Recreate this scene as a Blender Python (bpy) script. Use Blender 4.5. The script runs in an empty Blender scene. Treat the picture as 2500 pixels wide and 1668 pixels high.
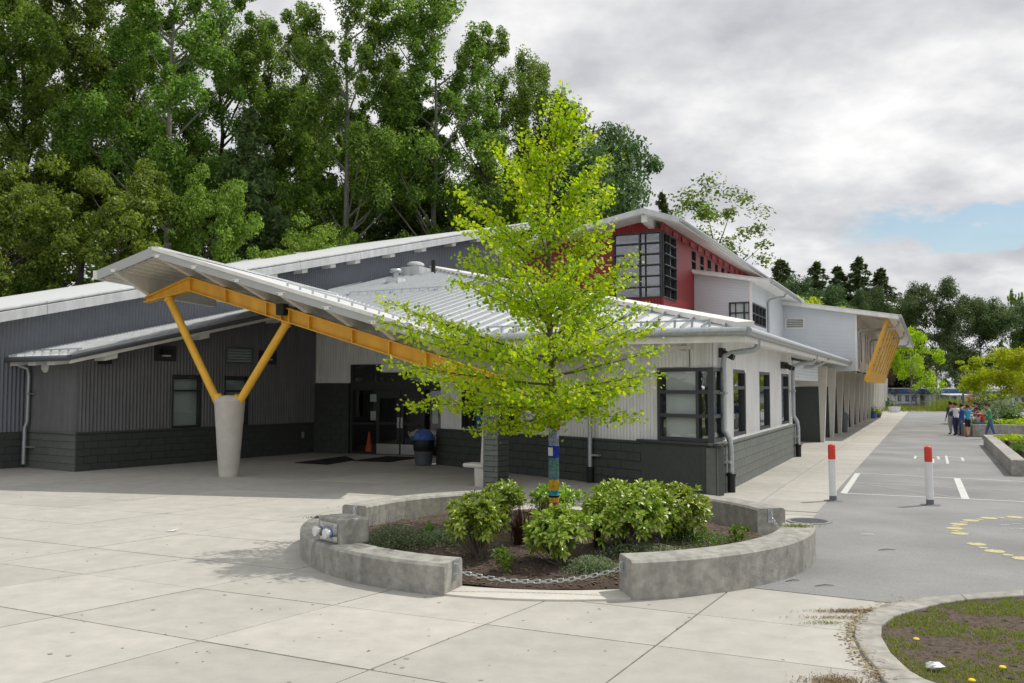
import bpy, bmesh, math, random
import numpy as np
from mathutils import Vector, Matrix, Quaternion
random.seed(7); RNG = np.random.default_rng(7)
R = math.radians
sc = bpy.context.scene
C = sc.collection

# ------------------------------------------------------------------ camera
F, HZ, EYE = 2200.0, 945.0, 2.2            # focal length in photo pixels, horizon row, eye height
PITCH = math.atan((HZ - 834) / F)
cam = bpy.data.cameras.new('camera'); cam.sensor_width = 36; cam.lens = F / 2500 * 36
cam.clip_end = 3000; cam.clip_start = 0.1
camo = bpy.data.objects.new('camera', cam); C.objects.link(camo)
camo.location = (0, 0, EYE); camo.rotation_euler = (math.pi / 2 + PITCH, 0, 0)
sc.camera = camo

# ------------------------------------------------------------------ sky and sun
SUN = Vector((0.89, 0.45, 1.42)).normalized()
w = bpy.data.worlds.new('World'); sc.world = w; w.use_nodes = True
nt = w.node_tree; nt.nodes.clear(); N = nt.nodes.new; L = nt.links.new
out = N('ShaderNodeOutputWorld')
sky = N('ShaderNodeTexSky'); sky.sky_type = 'NISHITA'; sky.sun_disc = False
sky.air_density = 1.3; sky.dust_density = 0.2; sky.ozone_density = 2.5
sky.sun_elevation = math.asin(SUN.z); sky.sun_rotation = math.atan2(SUN.x, SUN.y)
bgs = N('ShaderNodeBackground'); bgs.inputs['Strength'].default_value = 0.082
L(sky.outputs[0], bgs.inputs['Color'])
tc = N('ShaderNodeTexCoord'); sep = N('ShaderNodeSeparateXYZ'); L(tc.outputs['Generated'], sep.inputs[0])
def M2(op, a, b=None, c=None):
    m = N('ShaderNodeMath'); m.operation = op
    for i, v in enumerate((a, b, c)):
        if v is None: continue
        if isinstance(v, (int, float)): m.inputs[i].default_value = v
        else: L(v, m.inputs[i])
    return m.outputs[0]
zz = M2('MAXIMUM', sep.outputs[2], 0.0)
den = M2('ADD', zz, 0.26)
cx = M2('DIVIDE', sep.outputs[0], den); cy = M2('DIVIDE', sep.outputs[1], den)
cmb = N('ShaderNodeCombineXYZ'); L(cx, cmb.inputs[0]); L(cy, cmb.inputs[1])
def cloudnoise(scale, det, rough, loc):
    mp = N('ShaderNodeMapping'); L(cmb.outputs[0], mp.inputs[0]); mp.inputs['Location'].default_value = loc
    n = N('ShaderNodeTexNoise'); L(mp.outputs[0], n.inputs['Vector'])
    n.inputs['Scale'].default_value = scale; n.inputs['Detail'].default_value = det; n.inputs['Roughness'].default_value = rough
    return n.outputs[0]
n1 = cloudnoise(1.9, 7, 0.52, (3.1, 1.7, 0)); n2 = cloudnoise(5.2, 6, 0.55, (8.1, 4.2, 2)); n3 = cloudnoise(0.55, 3, 0.5, (1.3, 9.2, 5))
shade = M2('ADD', M2('MULTIPLY', n1, 0.60), M2('MULTIPLY', n2, 0.40))
rmp = N('ShaderNodeValToRGB'); L(shade, rmp.inputs[0])
e = rmp.color_ramp.elements
e[0].position = 0.36; e[0].color = (0.475, 0.488, 0.525, 1)
e[1].position = 0.62; e[1].color = (0.95, 0.945, 0.94, 1)
m_ = e.new(0.49); m_.color = (0.68, 0.685, 0.705, 1)
bgc = N('ShaderNodeBackground'); L(rmp.outputs[0], bgc.inputs['Color']); bgc.inputs['Strength'].default_value = 0.87
# cloud cover: nearly closed, thin breaks of blue low in the sky
brk = N('ShaderNodeVectorMath'); brk.operation = 'DOT_PRODUCT'; L(tc.outputs['Generated'], brk.inputs[0])
brk.inputs[1].default_value = Vector((0.56, 0.85, 0.150)).normalized()
az = M2('SUBTRACT', sep.outputs[2], 0.150)                     # band elevation
azn = M2('ADD', az, M2('MULTIPLY', M2('SUBTRACT', n2, 0.5), 0.10))
band = M2('SUBTRACT', 1.0, M2('MINIMUM', M2('DIVIDE', M2('ABSOLUTE', azn), 0.024), 1.0))
reg = M2('MULTIPLY', M2('SUBTRACT', brk.outputs['Value'], 0.972), 40.0); reg = M2('MAXIMUM', M2('MINIMUM', reg, 1.0), 0.0)
gap = M2('MULTIPLY', band, reg)
thin = M2('MAXIMUM', M2('SUBTRACT', 0.38, n3), 0.0)
gap = M2('MINIMUM', M2('MULTIPLY', M2('ADD', gap, M2('MULTIPLY', thin, 1.0)), 2.4), 0.85)
mx = N('ShaderNodeMixShader'); L(gap, mx.inputs[0]); L(bgc.outputs[0], mx.inputs[1]); L(bgs.outputs[0], mx.inputs[2])
L(mx.outputs[0], out.inputs[0])
sl = bpy.data.lights.new('sun', 'SUN'); sl.energy = 2.5; sl.angle = R(0.6); sl.color = (1, 0.95, 0.87)
so = bpy.data.objects.new('sun', sl); C.objects.link(so); so.rotation_euler = SUN.to_track_quat('Z', 'Y').to_euler(); so.location = (30, 15, 60)
sc.view_settings.view_transform = 'Standard'; sc.view_settings.look = 'None'
sc.view_settings.exposure = 0.30; sc.view_settings.gamma = 1.0; sc.view_settings.use_curve_mapping = False
sc.render.engine = 'CYCLES'
sc.cycles.max_bounces = 6; sc.cycles.transparent_max_bounces = 8; sc.cycles.use_denoising = True
sc.cycles.caustics_reflective = False; sc.cycles.caustics_refractive = False

# ------------------------------------------------------------------ survey: photo pixel -> place
_c, _s = math.cos(PITCH), math.sin(PITCH)
def ray(px, py):
    v = (px - 1250) / F; q = (834 - py) / F
    return (v, _c - q * _s, _s + q * _c)
def G(px, py, z=0.0):
    d = ray(px, py); t = (z - EYE) / d[2]
    return Vector((d[0] * t, d[1] * t))
def at(px, py, y):                                     # point on the ray at depth y
    d = ray(px, py); t = y / d[1]
    return Vector((d[0] * t, y, EYE + d[2] * t))

# ------------------------------------------------------------------ materials
MT = {}
def mat(name, col, rough=0.7, metal=0.0, var=0.12, scale=3.0, bump=0.0, bscale=60.0, spec=0.4, streak=0.0, tint=None, patch=0.0, island=0.0, spots=0.0):
    m = bpy.data.materials.new(name); m.use_nodes = True; MT[name] = m
    t = m.node_tree; b = t.nodes['Principled BSDF']; nn = t.nodes.new; ln = t.links.new
    b.inputs['Roughness'].default_value = rough; b.inputs['Metallic'].default_value = metal
    b.inputs['Specular IOR Level'].default_value = spec
    co = nn('ShaderNodeTexCoord')
    no = nn('ShaderNodeTexNoise'); no.inputs['Scale'].default_value = scale; no.inputs['Detail'].default_value = 6; no.inputs['Roughness'].default_value = 0.62
    ln(co.outputs['Object'], no.inputs['Vector'])
    mr = nn('ShaderNodeMapRange'); mr.inputs['From Min'].default_value = 0.3; mr.inputs['From Max'].default_value = 0.7
    mr.inputs['To Min'].default_value = 1 - var; mr.inputs['To Max'].default_value = 1 + var
    ln(no.outputs[0], mr.inputs[0])
    val = mr.outputs[0]
    def mul(a, b_):
        q = nn('ShaderNodeMath'); q.operation = 'MULTIPLY'; ln(a, q.inputs[0]); ln(b_, q.inputs[1]); return q.outputs[0]
    if streak:
        mp = nn('ShaderNodeMapping'); mp.inputs['Scale'].default_value = (3.2, 3.2, 0.5); ln(co.outputs['Object'], mp.inputs[0])
        ns = nn('ShaderNodeTexNoise'); ns.inputs['Scale'].default_value = 1.6; ns.inputs['Detail'].default_value = 5; ln(mp.outputs[0], ns.inputs['Vector'])
        m2 = nn('ShaderNodeMapRange'); m2.inputs['From Min'].default_value = 0.36; m2.inputs['From Max'].default_value = 0.62
        m2.inputs['To Min'].default_value = 1 - streak; m2.inputs['To Max'].default_value = 1.06; ln(ns.outputs[0], m2.inputs[0]); val = mul(val, m2.outputs[0])
    if patch:
        npz = nn('ShaderNodeTexNoise'); npz.inputs['Scale'].default_value = 0.45; npz.inputs['Detail'].default_value = 4; ln(co.outputs['Object'], npz.inputs['Vector'])
        m3 = nn('ShaderNodeMapRange'); m3.inputs['From Min'].default_value = 0.35; m3.inputs['From Max'].default_value = 0.65
        m3.inputs['To Min'].default_value = 1 - patch; m3.inputs['To Max'].default_value = 1 + patch * 0.5; ln(npz.outputs[0], m3.inputs[0]); val = mul(val, m3.outputs[0])
    if spots:
        nsp = nn('ShaderNodeTexNoise'); nsp.inputs['Scale'].default_value = 9.0; nsp.inputs['Detail'].default_value = 4; nsp.inputs['Roughness'].default_value = .7; ln(co.outputs['Object'], nsp.inputs['Vector'])
        m5 = nn('ShaderNodeMapRange'); m5.inputs['From Min'].default_value = .60; m5.inputs['From Max'].default_value = .72; m5.inputs['To Min'].default_value = 1.0; m5.inputs['To Max'].default_value = 1 - spots; ln(nsp.outputs[0], m5.inputs[0]); val = mul(val, m5.outputs[0])
    if island:
        oi = nn('ShaderNodeObjectInfo'); m4 = nn('ShaderNodeMapRange'); m4.inputs['To Min'].default_value = 1 - island; m4.inputs['To Max'].default_value = 1 + island * 0.6
        ln(oi.outputs['Random'], m4.inputs[0]); val = mul(val, m4.outputs[0])
    vm = nn('ShaderNodeVectorMath'); vm.operation = 'SCALE'; vm.inputs[0].default_value = col[:3]; ln(val, vm.inputs['Scale'])
    ln(vm.outputs[0], b.inputs['Base Color'])
    if bump:
        nb = nn('ShaderNodeTexNoise'); nb.inputs['Scale'].default_value = bscale; nb.inputs['Detail'].default_value = 3; ln(co.outputs['Object'], nb.inputs['Vector'])
        bp = nn('ShaderNodeBump'); bp.inputs['Strength'].default_value = bump; bp.inputs['Distance'].default_value = 0.02; ln(nb.outputs[0], bp.inputs['Height']); ln(bp.outputs[0], b.inputs['Normal'])
    return m
def leafmat(name, cols, trans=0.35, rough=0.5, gloss=0.25):
    m = bpy.data.materials.new(name); m.use_nodes = True; MT[name] = m
    t = m.node_tree; t.nodes.clear(); nn = t.nodes.new; ln = t.links.new
    o = nn('ShaderNodeOutputMaterial'); ge = nn('ShaderNodeNewGeometry'); rp = nn('ShaderNodeValToRGB')
    ln(ge.outputs['Random Per Island'], rp.inputs[0])
    el = rp.color_ramp.elements; el[0].color = (*cols[0], 1); el[1].color = (*cols[-1], 1)
    for i, c_ in enumerate(cols[1:-1]): q = el.new((i + 1) / (len(cols) - 1)); q.color = (*c_, 1)
    oi = nn('ShaderNodeObjectInfo'); hv = nn('ShaderNodeHueSaturation'); hm = nn('ShaderNodeMapRange'); hm.inputs['To Min'].default_value = 0.485; hm.inputs['To Max'].default_value = 0.515; ln(oi.outputs['Random'], hm.inputs[0]); ln(hm.outputs[0], hv.inputs['Hue'])
    mr = nn('ShaderNodeMapRange'); mr.inputs['To Min'].default_value = 0.82; mr.inputs['To Max'].default_value = 1.18; ln(oi.outputs['Random'], mr.inputs[0]); ln(mr.outputs[0], hv.inputs['Value'])
    ln(rp.outputs[0], hv.inputs['Color'])
    p = nn('ShaderNodeBsdfPrincipled'); p.inputs['Roughness'].default_value = rough; p.inputs['Specular IOR Level'].default_value = gloss
    tr = nn('ShaderNodeBsdfTranslucent'); mx_ = nn('ShaderNodeMixShader'); mx_.inputs[0].default_value = trans
    sat = nn('ShaderNodeHueSaturation'); sat.inputs['Saturation'].default_value = 1.15; sat.inputs['Value'].default_value = 1.5; ln(hv.outputs[0], sat.inputs['Color'])
    ln(hv.outputs[0], p.inputs['Base Color']); ln(sat.outputs[0], tr.inputs['Color'])
    ln(p.outputs[0], mx_.inputs[1]); ln(tr.outputs[0], mx_.inputs[2]); ln(mx_.outputs[0], o.inputs[0])
    return m
def glassmat(name, tint, base):
    m = bpy.data.materials.new(name); m.use_nodes = True; MT[name] = m
    t = m.node_tree; t.nodes.clear(); nn = t.nodes.new; ln = t.links.new
    o = nn('ShaderNodeOutputMaterial'); fr = nn('ShaderNodeFresnel'); fr.inputs['IOR'].default_value = 1.7
    gl = nn('ShaderNodeBsdfGlossy'); gl.inputs['Roughness'].default_value = 0.015; gl.inputs['Color'].default_value = (0.92, 0.95, 1, 1)
    tp = nn('ShaderNodeBsdfTransparent'); tp.inputs['Color'].default_value = (*tint, 1)
    mx_ = nn('ShaderNodeMixShader')
    ad = nn('ShaderNodeMath'); ad.operation = 'ADD'; ad.inputs[1].default_value = base; ad.use_clamp = True
    ge = nn('ShaderNodeNewGeometry'); iv = nn('ShaderNodeMath'); iv.operation = 'SUBTRACT'; iv.inputs[0].default_value = 1.0; ln(ge.outputs['Backfacing'], iv.inputs[1])
    mu = nn('ShaderNodeMath'); mu.operation = 'MULTIPLY'; ln(fr.outputs[0], ad.inputs[0]); ln(ad.outputs[0], mu.inputs[0]); ln(iv.outputs[0], mu.inputs[1]); ln(mu.outputs[0], mx_.inputs[0])
    no = nn('ShaderNodeTexNoise'); no.inputs['Scale'].default_value = 1.3; bp = nn('ShaderNodeBump'); bp.inputs['Strength'].default_value = 0.05; bp.inputs['Distance'].default_value = 0.05
    ln(no.outputs[0], bp.inputs['Height']); ln(bp.outputs[0], gl.inputs['Normal'])
    ln(tp.outputs[0], mx_.inputs[1]); ln(gl.outputs[0], mx_.inputs[2]); ln(mx_.outputs[0], o.inputs[0])
mat('slab', (0.452, 0.437, 0.395), 0.85, var=0.10, scale=3.2, bump=0.15, bscale=90, island=0.10, patch=0.07, spots=0.09)
mat('joint', (0.20, 0.185, 0.16), 0.95)
mat('cast', (0.36, 0.352, 0.32), 0.85, var=0.26, scale=10, bump=0.25, bscale=45, streak=0.20, patch=0.16)
mat('castlight', (0.58, 0.56, 0.51), 0.8, var=0.08, scale=5, bump=0.06)
mat('asphalt', (0.295, 0.297, 0.297), 0.95, var=0.2, scale=60, bump=0.6, bscale=150, patch=0.20, spots=0.12)
mat('paint', (0.60, 0.60, 0.58), 0.85, var=0.25, scale=25, spots=.5)
mat('paintold', (0.42, 0.42, 0.405), 0.85, var=0.2, scale=22)
mat('paintyellow', (0.50, 0.46, 0.26), 0.85, var=0.3, scale=22, spots=.5)
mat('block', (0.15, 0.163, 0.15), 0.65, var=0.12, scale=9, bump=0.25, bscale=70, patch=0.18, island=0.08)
mat('blockshade', (0.058, 0.066, 0.062), 0.7, var=0.12, scale=9, bump=0.2, bscale=70, island=0.06)  # darker copy of the masonry: shade on its faces is put into the colour
mat('mortar', (0.062, 0.069, 0.064), 0.8)
mat('ribdark', (0.155, 0.155, 0.166), 0.5, var=0.08, streak=.12)
mat('ribgym', (0.18, 0.195, 0.23), 0.5, var=0.05)
mat('ribwhite', (0.84, 0.84, 0.83), 0.5, var=0.05, scale=1, streak=.08)
mat('sidegrey', (0.72, 0.755, 0.80), 0.5, var=0.04, scale=1)
mat('red', (0.27, 0.018, 0.02), 0.38, var=0.05, spec=0.5)
mat('trimwhite', (0.84, 0.83, 0.79), 0.5, var=0.05, streak=0.05)
mat('roofmetal', (0.72, 0.74, 0.75), 0.45, 0.10, var=0.07, scale=2, bump=0.05, bscale=8, island=0.05)
mat('roofedge', (0.60, 0.62, 0.63), 0.5, 0.1, var=0.06, streak=.12)
mat('galv', (0.45, 0.48, 0.50), 0.42, 0.6, var=0.15, scale=14)
mat('darkmetal', (0.075, 0.085, 0.095), 0.45, 0.3, var=0.1)
mat('yellow', (0.90, 0.50, 0.05), 0.42, var=0.08, scale=3, spec=0.4, streak=.08)
mat('yellowwood', (0.75, 0.40, 0.04), 0.55, var=0.1, scale=4)
mat('frame', (0.055, 0.06, 0.066), 0.45, var=0.04)
mat('doorframe', (0.032, 0.032, 0.034), 0.45, var=0.04)
mat('steel', (0.55, 0.55, 0.55), 0.3, 0.9)
mat('black', (0.012, 0.012, 0.013), 0.5)
mat('mat', (0.012, 0.012, 0.014), 0.95, bump=0.3, bscale=200)
mat('blind', (0.78, 0.80, 0.77), 0.8, var=0.08, scale=2)
mat('blindgreen', (0.50, 0.58, 0.56), 0.7, var=0.05)
mat('interior', (0.05, 0.045, 0.04), 0.8)
mat('paper', (0.6, 0.63, 0.62), 0.8, var=0.2, scale=20)
mat('orange', (0.85, 0.09, 0.02), 0.5)
mat('bluelid', (0.05, 0.12, 0.36), 0.4)
mat('greybin', (0.10, 0.115, 0.13), 0.5)
mat('redpaint', (0.62, 0.045, 0.02), 0.35, spec=0.5)
mat('whitepaint', (0.74, 0.75, 0.76), 0.45, var=0.06, scale=9, streak=0.08)
mat('chipped', (0.16, 0.17, 0.18), 0.8, var=0.3, scale=30)
mat('mulch', (0.075, 0.053, 0.040), 0.95, var=0.6, scale=45, bump=1.0, bscale=60)
mat('chip', (0.115, 0.083, 0.060), 0.95, var=0.5, scale=9)
mat('soil', (0.10, 0.075, 0.055), 0.95, var=0.5, scale=30, bump=1.0, bscale=50)
mat('bark', (0.13, 0.11, 0.09), 0.9, var=0.35, scale=9, bump=0.5, bscale=30)
mat('barkdark', (0.05, 0.045, 0.04), 0.95, var=0.3, scale=3)
mat('barkpale', (0.20, 0.19, 0.17), 0.9, var=0.3, scale=3)
mat('lawn', (0.085, 0.11, 0.035), 0.95, var=0.4, scale=1.5, bump=0.6, bscale=30)
mat('earth', (0.11, 0.115, 0.06), 0.95, var=0.35, scale=0.3)
mat('chalk', (0.45, 0.42, 0.45), 0.9, var=0.3, scale=30)
glassmat('glass', (0.94, 0.96, 0.96), 0.05)
glassmat('glassdark', (0.12, 0.13, 0.135), 0.24)
glassmat('glasssky', (0.25, 0.27, 0.28), 0.15)
leafmat('leaf_hero', [(0.20, 0.31, 0.010), (0.29, 0.42, 0.012), (0.38, 0.50, 0.018), (0.45, 0.52, 0.03), (0.48, 0.47, 0.05)], 0.6, 0.45, 0.3)
leafmat('leaf_shrub', [(0.14, 0.24, 0.03), (0.23, 0.36, 0.045), (0.34, 0.47, 0.07), (0.46, 0.55, 0.12)], 0.2, 0.32, 0.5)
leafmat('leaf_poplar', [(0.055, 0.11, 0.02), (0.11, 0.19, 0.03), (0.18, 0.275, 0.045), (0.28, 0.35, 0.09)], 0.48, 0.45, 0.35)
leafmat('leaf_maple', [(0.075, 0.13, 0.018), (0.14, 0.22, 0.028), (0.21, 0.30, 0.045), (0.30, 0.38, 0.085)], 0.42, 0.45, 0.35)
leafmat('leaf_conifer', [(0.06, 0.10, 0.04), (0.11, 0.16, 0.055), (0.16, 0.21, 0.07)], 0.3, 0.6, 0.2)
leafmat('leaf_dark', [(0.05, 0.095, 0.035), (0.085, 0.145, 0.045), (0.14, 0.20, 0.065)], 0.3, 0.5, 0.3)
leafmat('leaf_lime', [(0.24, 0.33, 0.022), (0.34, 0.43, 0.03), (0.44, 0.50, 0.045)], 0.5, 0.5, 0.25)
leafmat('leaf_purple', [(0.07, 0.035, 0.042), (0.126, 0.07, 0.077), (0.168, 0.098, 0.112)], 0.3)
leafmat('leaf_sage', [(0.0965, 0.1492, 0.0614), (0.158, 0.2282, 0.1053), (0.2282, 0.2984, 0.1492), (0.2984, 0.351, 0.2106)], 0.25)
leafmat('leaf_mid', [(0.07, 0.14, 0.015), (0.11, 0.20, 0.02), (0.15, 0.25, 0.03)], 0.3, 0.4, 0.4)
leafmat('leaf_flax', [(0.035, 0.018, 0.016), (0.06, 0.03, 0.022), (0.085, 0.05, 0.03)], 0.15)
leafmat('leaf_flower', [(0.16, 0.12, 0.30), (0.22, 0.18, 0.38)], 0.3)
leafmat('grass', [(0.10, 0.15, 0.02), (0.16, 0.22, 0.025), (0.22, 0.26, 0.045), (0.27, 0.25, 0.10)], 0.35)
leafmat('straw', [(0.24, 0.18, 0.09), (0.36, 0.285, 0.15), (0.15, 0.12, 0.075)], 0.15)
leafmat('leaf_orange', [(0.20, 0.19, 0.03), (0.34, 0.20, 0.04), (0.36, 0.14, 0.03)], 0.3)

# ------------------------------------------------------------------ mesh helpers
class MB:
    def __init__(self): self.v = []; self.f = []
    def add(self, vs, fs):
        o = len(self.v); self.v += [tuple(q) for q in vs]; self.f += [tuple(i + o for i in q) for q in fs]; return self
    def hexa(self, p):     # 4 bottom (ccw from above) + 4 top
        return self.add(p, [(3, 2, 1, 0), (4, 5, 6, 7), (0, 1, 5, 4), (1, 2, 6, 5), (2, 3, 7, 6), (3, 0, 4, 7)])
    def box(self, c, s, rz=0.0):
        ca, sa = math.cos(rz), math.sin(rz); P = []
        for dz in (-.5, .5):
            for dx, dy in ((-.5, -.5), (.5, -.5), (.5, .5), (-.5, .5)):
                x, y = dx * s[0], dy * s[1]; P.append((c[0] + ca * x - sa * y, c[1] + sa * x + ca * y, c[2] + dz * s[2]))
        return self.hexa(P)
    def prism(self, poly, z0, z1):
        z0f = z0 if callable(z0) else (lambda x, y: z0); z1f = z1 if callable(z1) else (lambda x, y: z1)
        a = sum(poly[i][0] * poly[(i + 1) % len(poly)][1] - poly[(i + 1) % len(poly)][0] * poly[i][1] for i in range(len(poly)))
        if a < 0: poly = poly[::-1]
        n = len(poly)
        vs = [(x, y, z0f(x, y)) for x, y in poly] + [(x, y, z1f(x, y)) for x, y in poly]
        fs = [tuple(range(n - 1, -1, -1)), tuple(range(n, 2 * n))] + [(i, (i + 1) % n, n + (i + 1) % n, n + i) for i in range(n)]
        return self.add(vs, fs)
    def bar(self, a, b, wd, h, up=(0, 0, 1)):       # rectangular bar from a to b
        a, b = Vector(a), Vector(b); d = (b - a).normalized(); s = d.cross(Vector(up)).normalized(); u = s.cross(d)
        P = []
        for q in (-1, 1):
            for e_, k in ((a, -1), (b, -1), (b, 1), (a, 1)): P.append(e_ - s * k * wd / 2 * -1 + u * q * h / 2)
        return self.hexa(P)
    def tube(self, pts, r, seg=8, caps=True):
        pts = [Vector(p) for p in pts]; rs = r if isinstance(r, (list, tuple)) else [r] * len(pts)
        o = len(self.v); n = len(pts)
        ds = [(pts[min(i + 1, n - 1)] - pts[max(i - 1, 0)]) for i in range(n)]
        ds = [d.normalized() if d.length > 1e-9 else Vector((0, 0, 1)) for d in ds]
        ref = min((Vector(q).normalized() for q in ((1, 0, 0), (0, 1, 0), (0, 0, 1), (1, 1, .3), (-1, 1, .4), (.3, -.4, 1))), key=lambda q: max(abs(q.dot(d)) for d in ds))
        for i, p in enumerate(pts):
            s = ds[i].cross(ref).normalized(); u = s.cross(ds[i])
            for k in range(seg):
                a = 2 * math.pi * k / seg; q = p + (s * math.cos(a) + u * math.sin(a)) * rs[i]; self.v.append(tuple(q))
        for i in range(n - 1):
            for k in range(seg):
                k2 = (k + 1) % seg
                self.f.append((o + i * seg + k, o + i * seg + k2, o + (i + 1) * seg + k2, o + (i + 1) * seg + k))
        if caps:
            self.f.append(tuple(o + k for k in range(seg - 1, -1, -1))); self.f.append(tuple(o + (n - 1) * seg + k for k in range(seg)))
        return self
    def lathe(self, prof, c=(0, 0, 0), seg=24):
        o = len(self.v)
        for r_, z in prof:
            for k in range(seg):
                a = 2 * math.pi * k / seg; self.v.append((c[0] + r_ * math.cos(a), c[1] + r_ * math.sin(a), c[2] + z))
        for i in range(len(prof) - 1):
            for k in range(seg):
                k2 = (k + 1) % seg; self.f.append((o + i * seg + k, o + i * seg + k2, o + (i + 1) * seg + k2, o + (i + 1) * seg + k))
        n = len(prof)
        if prof[0][0] > 1e-4: self.f.append(tuple(o + k for k in range(seg - 1, -1, -1)))
        if prof[-1][0] > 1e-4: self.f.append(tuple(o + (n - 1) * seg + k for k in range(seg)))
        return self
def link(o, parent=None):
    C.objects.link(o)
    if parent: o.parent = parent
    return o
def tag(o, label=None, cat=None, group=None, kind=None):
    if label: o['label'] = label
    if cat: o['category'] = cat
    if group: o['group'] = group
    if kind: o['kind'] = kind
    return o
def obj(name, mb, m, parent=None, smooth=False, bevel=0.0, label=None):
    me = bpy.data.meshes.new(name); me.from_pydata(mb.v, [], mb.f); me.update()
    ms = m if isinstance(m, (list, tuple)) else [m]
    for q in ms: me.materials.append(MT[q])
    if smooth:
        me.polygons.foreach_set('use_smooth', [True] * len(me.polygons))
        try: me.set_sharp_from_angle(angle=R(38))
        except Exception: pass
    o = link(bpy.data.objects.new(name, me), parent)
    if bevel:
        md = o.modifiers.new('bevel', 'BEVEL'); md.width = bevel; md.segments = 2; md.limit_method = 'ANGLE'
    if label: o['label'] = label
    return o
def npmesh(name, V, Fc, m, parent=None):
    V = np.asarray(V, np.float32); Fc = np.asarray(Fc, np.int32); k = Fc.shape[1]
    me = bpy.data.meshes.new(name); me.vertices.add(len(V)); me.vertices.foreach_set('co', V.ravel())
    me.loops.add(Fc.size); me.loops.foreach_set('vertex_index', Fc.ravel())
    me.polygons.add(len(Fc)); me.polygons.foreach_set('loop_start', np.arange(0, Fc.size, k, dtype=np.int32))
    me.polygons.foreach_set('loop_total', np.full(len(Fc), k, np.int32))
    me.update(calc_edges=True); me.materials.append(MT[m])
    return link(bpy.data.objects.new(name, me), parent)
def share(name, o, parent=None):                    # a copy that shares mesh data
    c = o.copy(); c.name = name; c.parent = None; link(c, parent); return c
def thing(name, label, cat, loc=(0, 0, 0), rz=0.0, group=None):
    o = bpy.data.objects.new(name, None); o.empty_display_size = 0.2; link(o)
    o.location = loc; o.rotation_euler = (0, 0, rz)
    return tag(o, label, cat, group)

class Wall:                                          # vertical wall seen with P on the left, Q on the right
    def __init__(self, P, Q):
        self.P = Vector(P[:2]); d = Vector(Q[:2]) - self.P; self.len = d.length; self.u = d / d.length; self.n = Vector((self.u.y, -self.u.x))
    def pt(self, u, o, z): q = self.P + self.u * u + self.n * o; return (q.x, q.y, z)
    def uz(self, px, py, o=0.0):
        d = ray(px, py); P = self.P + self.n * o
        t = (P.x * self.n.x + P.y * self.n.y) / (d[0] * self.n.x + d[1] * self.n.y)
        q = Vector((d[0] * t, d[1] * t)) - P
        return q.dot(self.u), EYE + d[2] * t
    def box(self, mb, u0, u1, z0, z1, o0, o1):
        return mb.hexa([self.pt(u0, o1, z0), self.pt(u1, o1, z0), self.pt(u1, o0, z0), self.pt(u0, o0, z0),
                        self.pt(u0, o1, z1), self.pt(u1, o1, z1), self.pt(u1, o0, z1), self.pt(u0, o0, z1)])
def corr(W, u0, u1, zb, zt, pitch=0.068, amp=0.018, opens=(), o=0.0, mb=None):
    mb = mb or MB(); zb_ = zb if callable(zb) else (lambda u: zb); zt_ = zt if callable(zt) else (lambda u: zt)
    us = []; k = u0
    while k < u1:
        for fr_, h in ((0, 0), (.18, 0), (.5, 1), (.68, 1)): us.append((k + fr_ * pitch, o + h * amp))
        k += pitch
    us = [q for q in us if q[0] < u1] + [(u1, o)]
    for (a, oa), (b, ob) in zip(us, us[1:]):
        mid = (a + b) / 2; segs = [(None, None)]; cuts = sorted([(q[2], q[3]) for q in opens if q[0] < mid < q[1]])
        lo = 'b'; rng = []
        if not cuts: rng = [(zb_(a), zb_(b), zt_(a), zt_(b))]
        else:
            pa, pb = zb_(a), zb_(b)
            for c0, c1 in cuts:
                if c0 > min(pa, pb) + .01: rng.append((pa, pb, c0, c0))
                pa = pb = c1
            if min(zt_(a), zt_(b)) > pa + .01: rng.append((pa, pb, zt_(a), zt_(b)))
        for z0, z1, z2, z3 in rng:
            mb.add([W.pt(a, oa, z0), W.pt(b, ob, z1), W.pt(b, ob, z3), W.pt(a, oa, z2)], [(0, 1, 2, 3)])
    return mb
def hsiding(W, u0, u1, zb, zt, pitch=0.06, amp=0.014, opens=(), o=0.0):
    mb = MB(); z = zb; zm = max(zt(u0), zt(u1)); NU = 24
    while z < zm:
        for (za, oa), (zc, oc) in zip(((z, o), (z + .3 * pitch, o + amp), (z + .8 * pitch, o + amp)), ((z + .3 * pitch, o + amp), (z + .8 * pitch, o + amp), (z + pitch, o))):
            spans = [(u0, u1)]
            mid = (za + zc) / 2
            for a, b, c0, c1 in opens:
                if c0 < mid < c1:
                    ns = []
                    for s0, s1 in spans:
                        if a > s0: ns.append((s0, min(a, s1)))
                        if b < s1: ns.append((max(b, s0), s1))
                    spans = [q for q in ns if q[1] - q[0] > .01]
            for s0, s1 in spans:
                # clip to the sloping top
                t0, t1 = zt(s0), zt(s1)
                if mid > max(t0, t1): continue
                if t0 < mid or t1 < mid:
                    q = s0 + (s1 - s0) * (mid - t0) / (t1 - t0)
                    if t0 < mid: s0 = q
                    else: s1 = q
                mb.add([W.pt(s0, oa, za), W.pt(s1, oa, za), W.pt(s1, oc, zc), W.pt(s0, oc, zc)], [(0, 1, 2, 3)])
        z += pitch
    return mb
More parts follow.
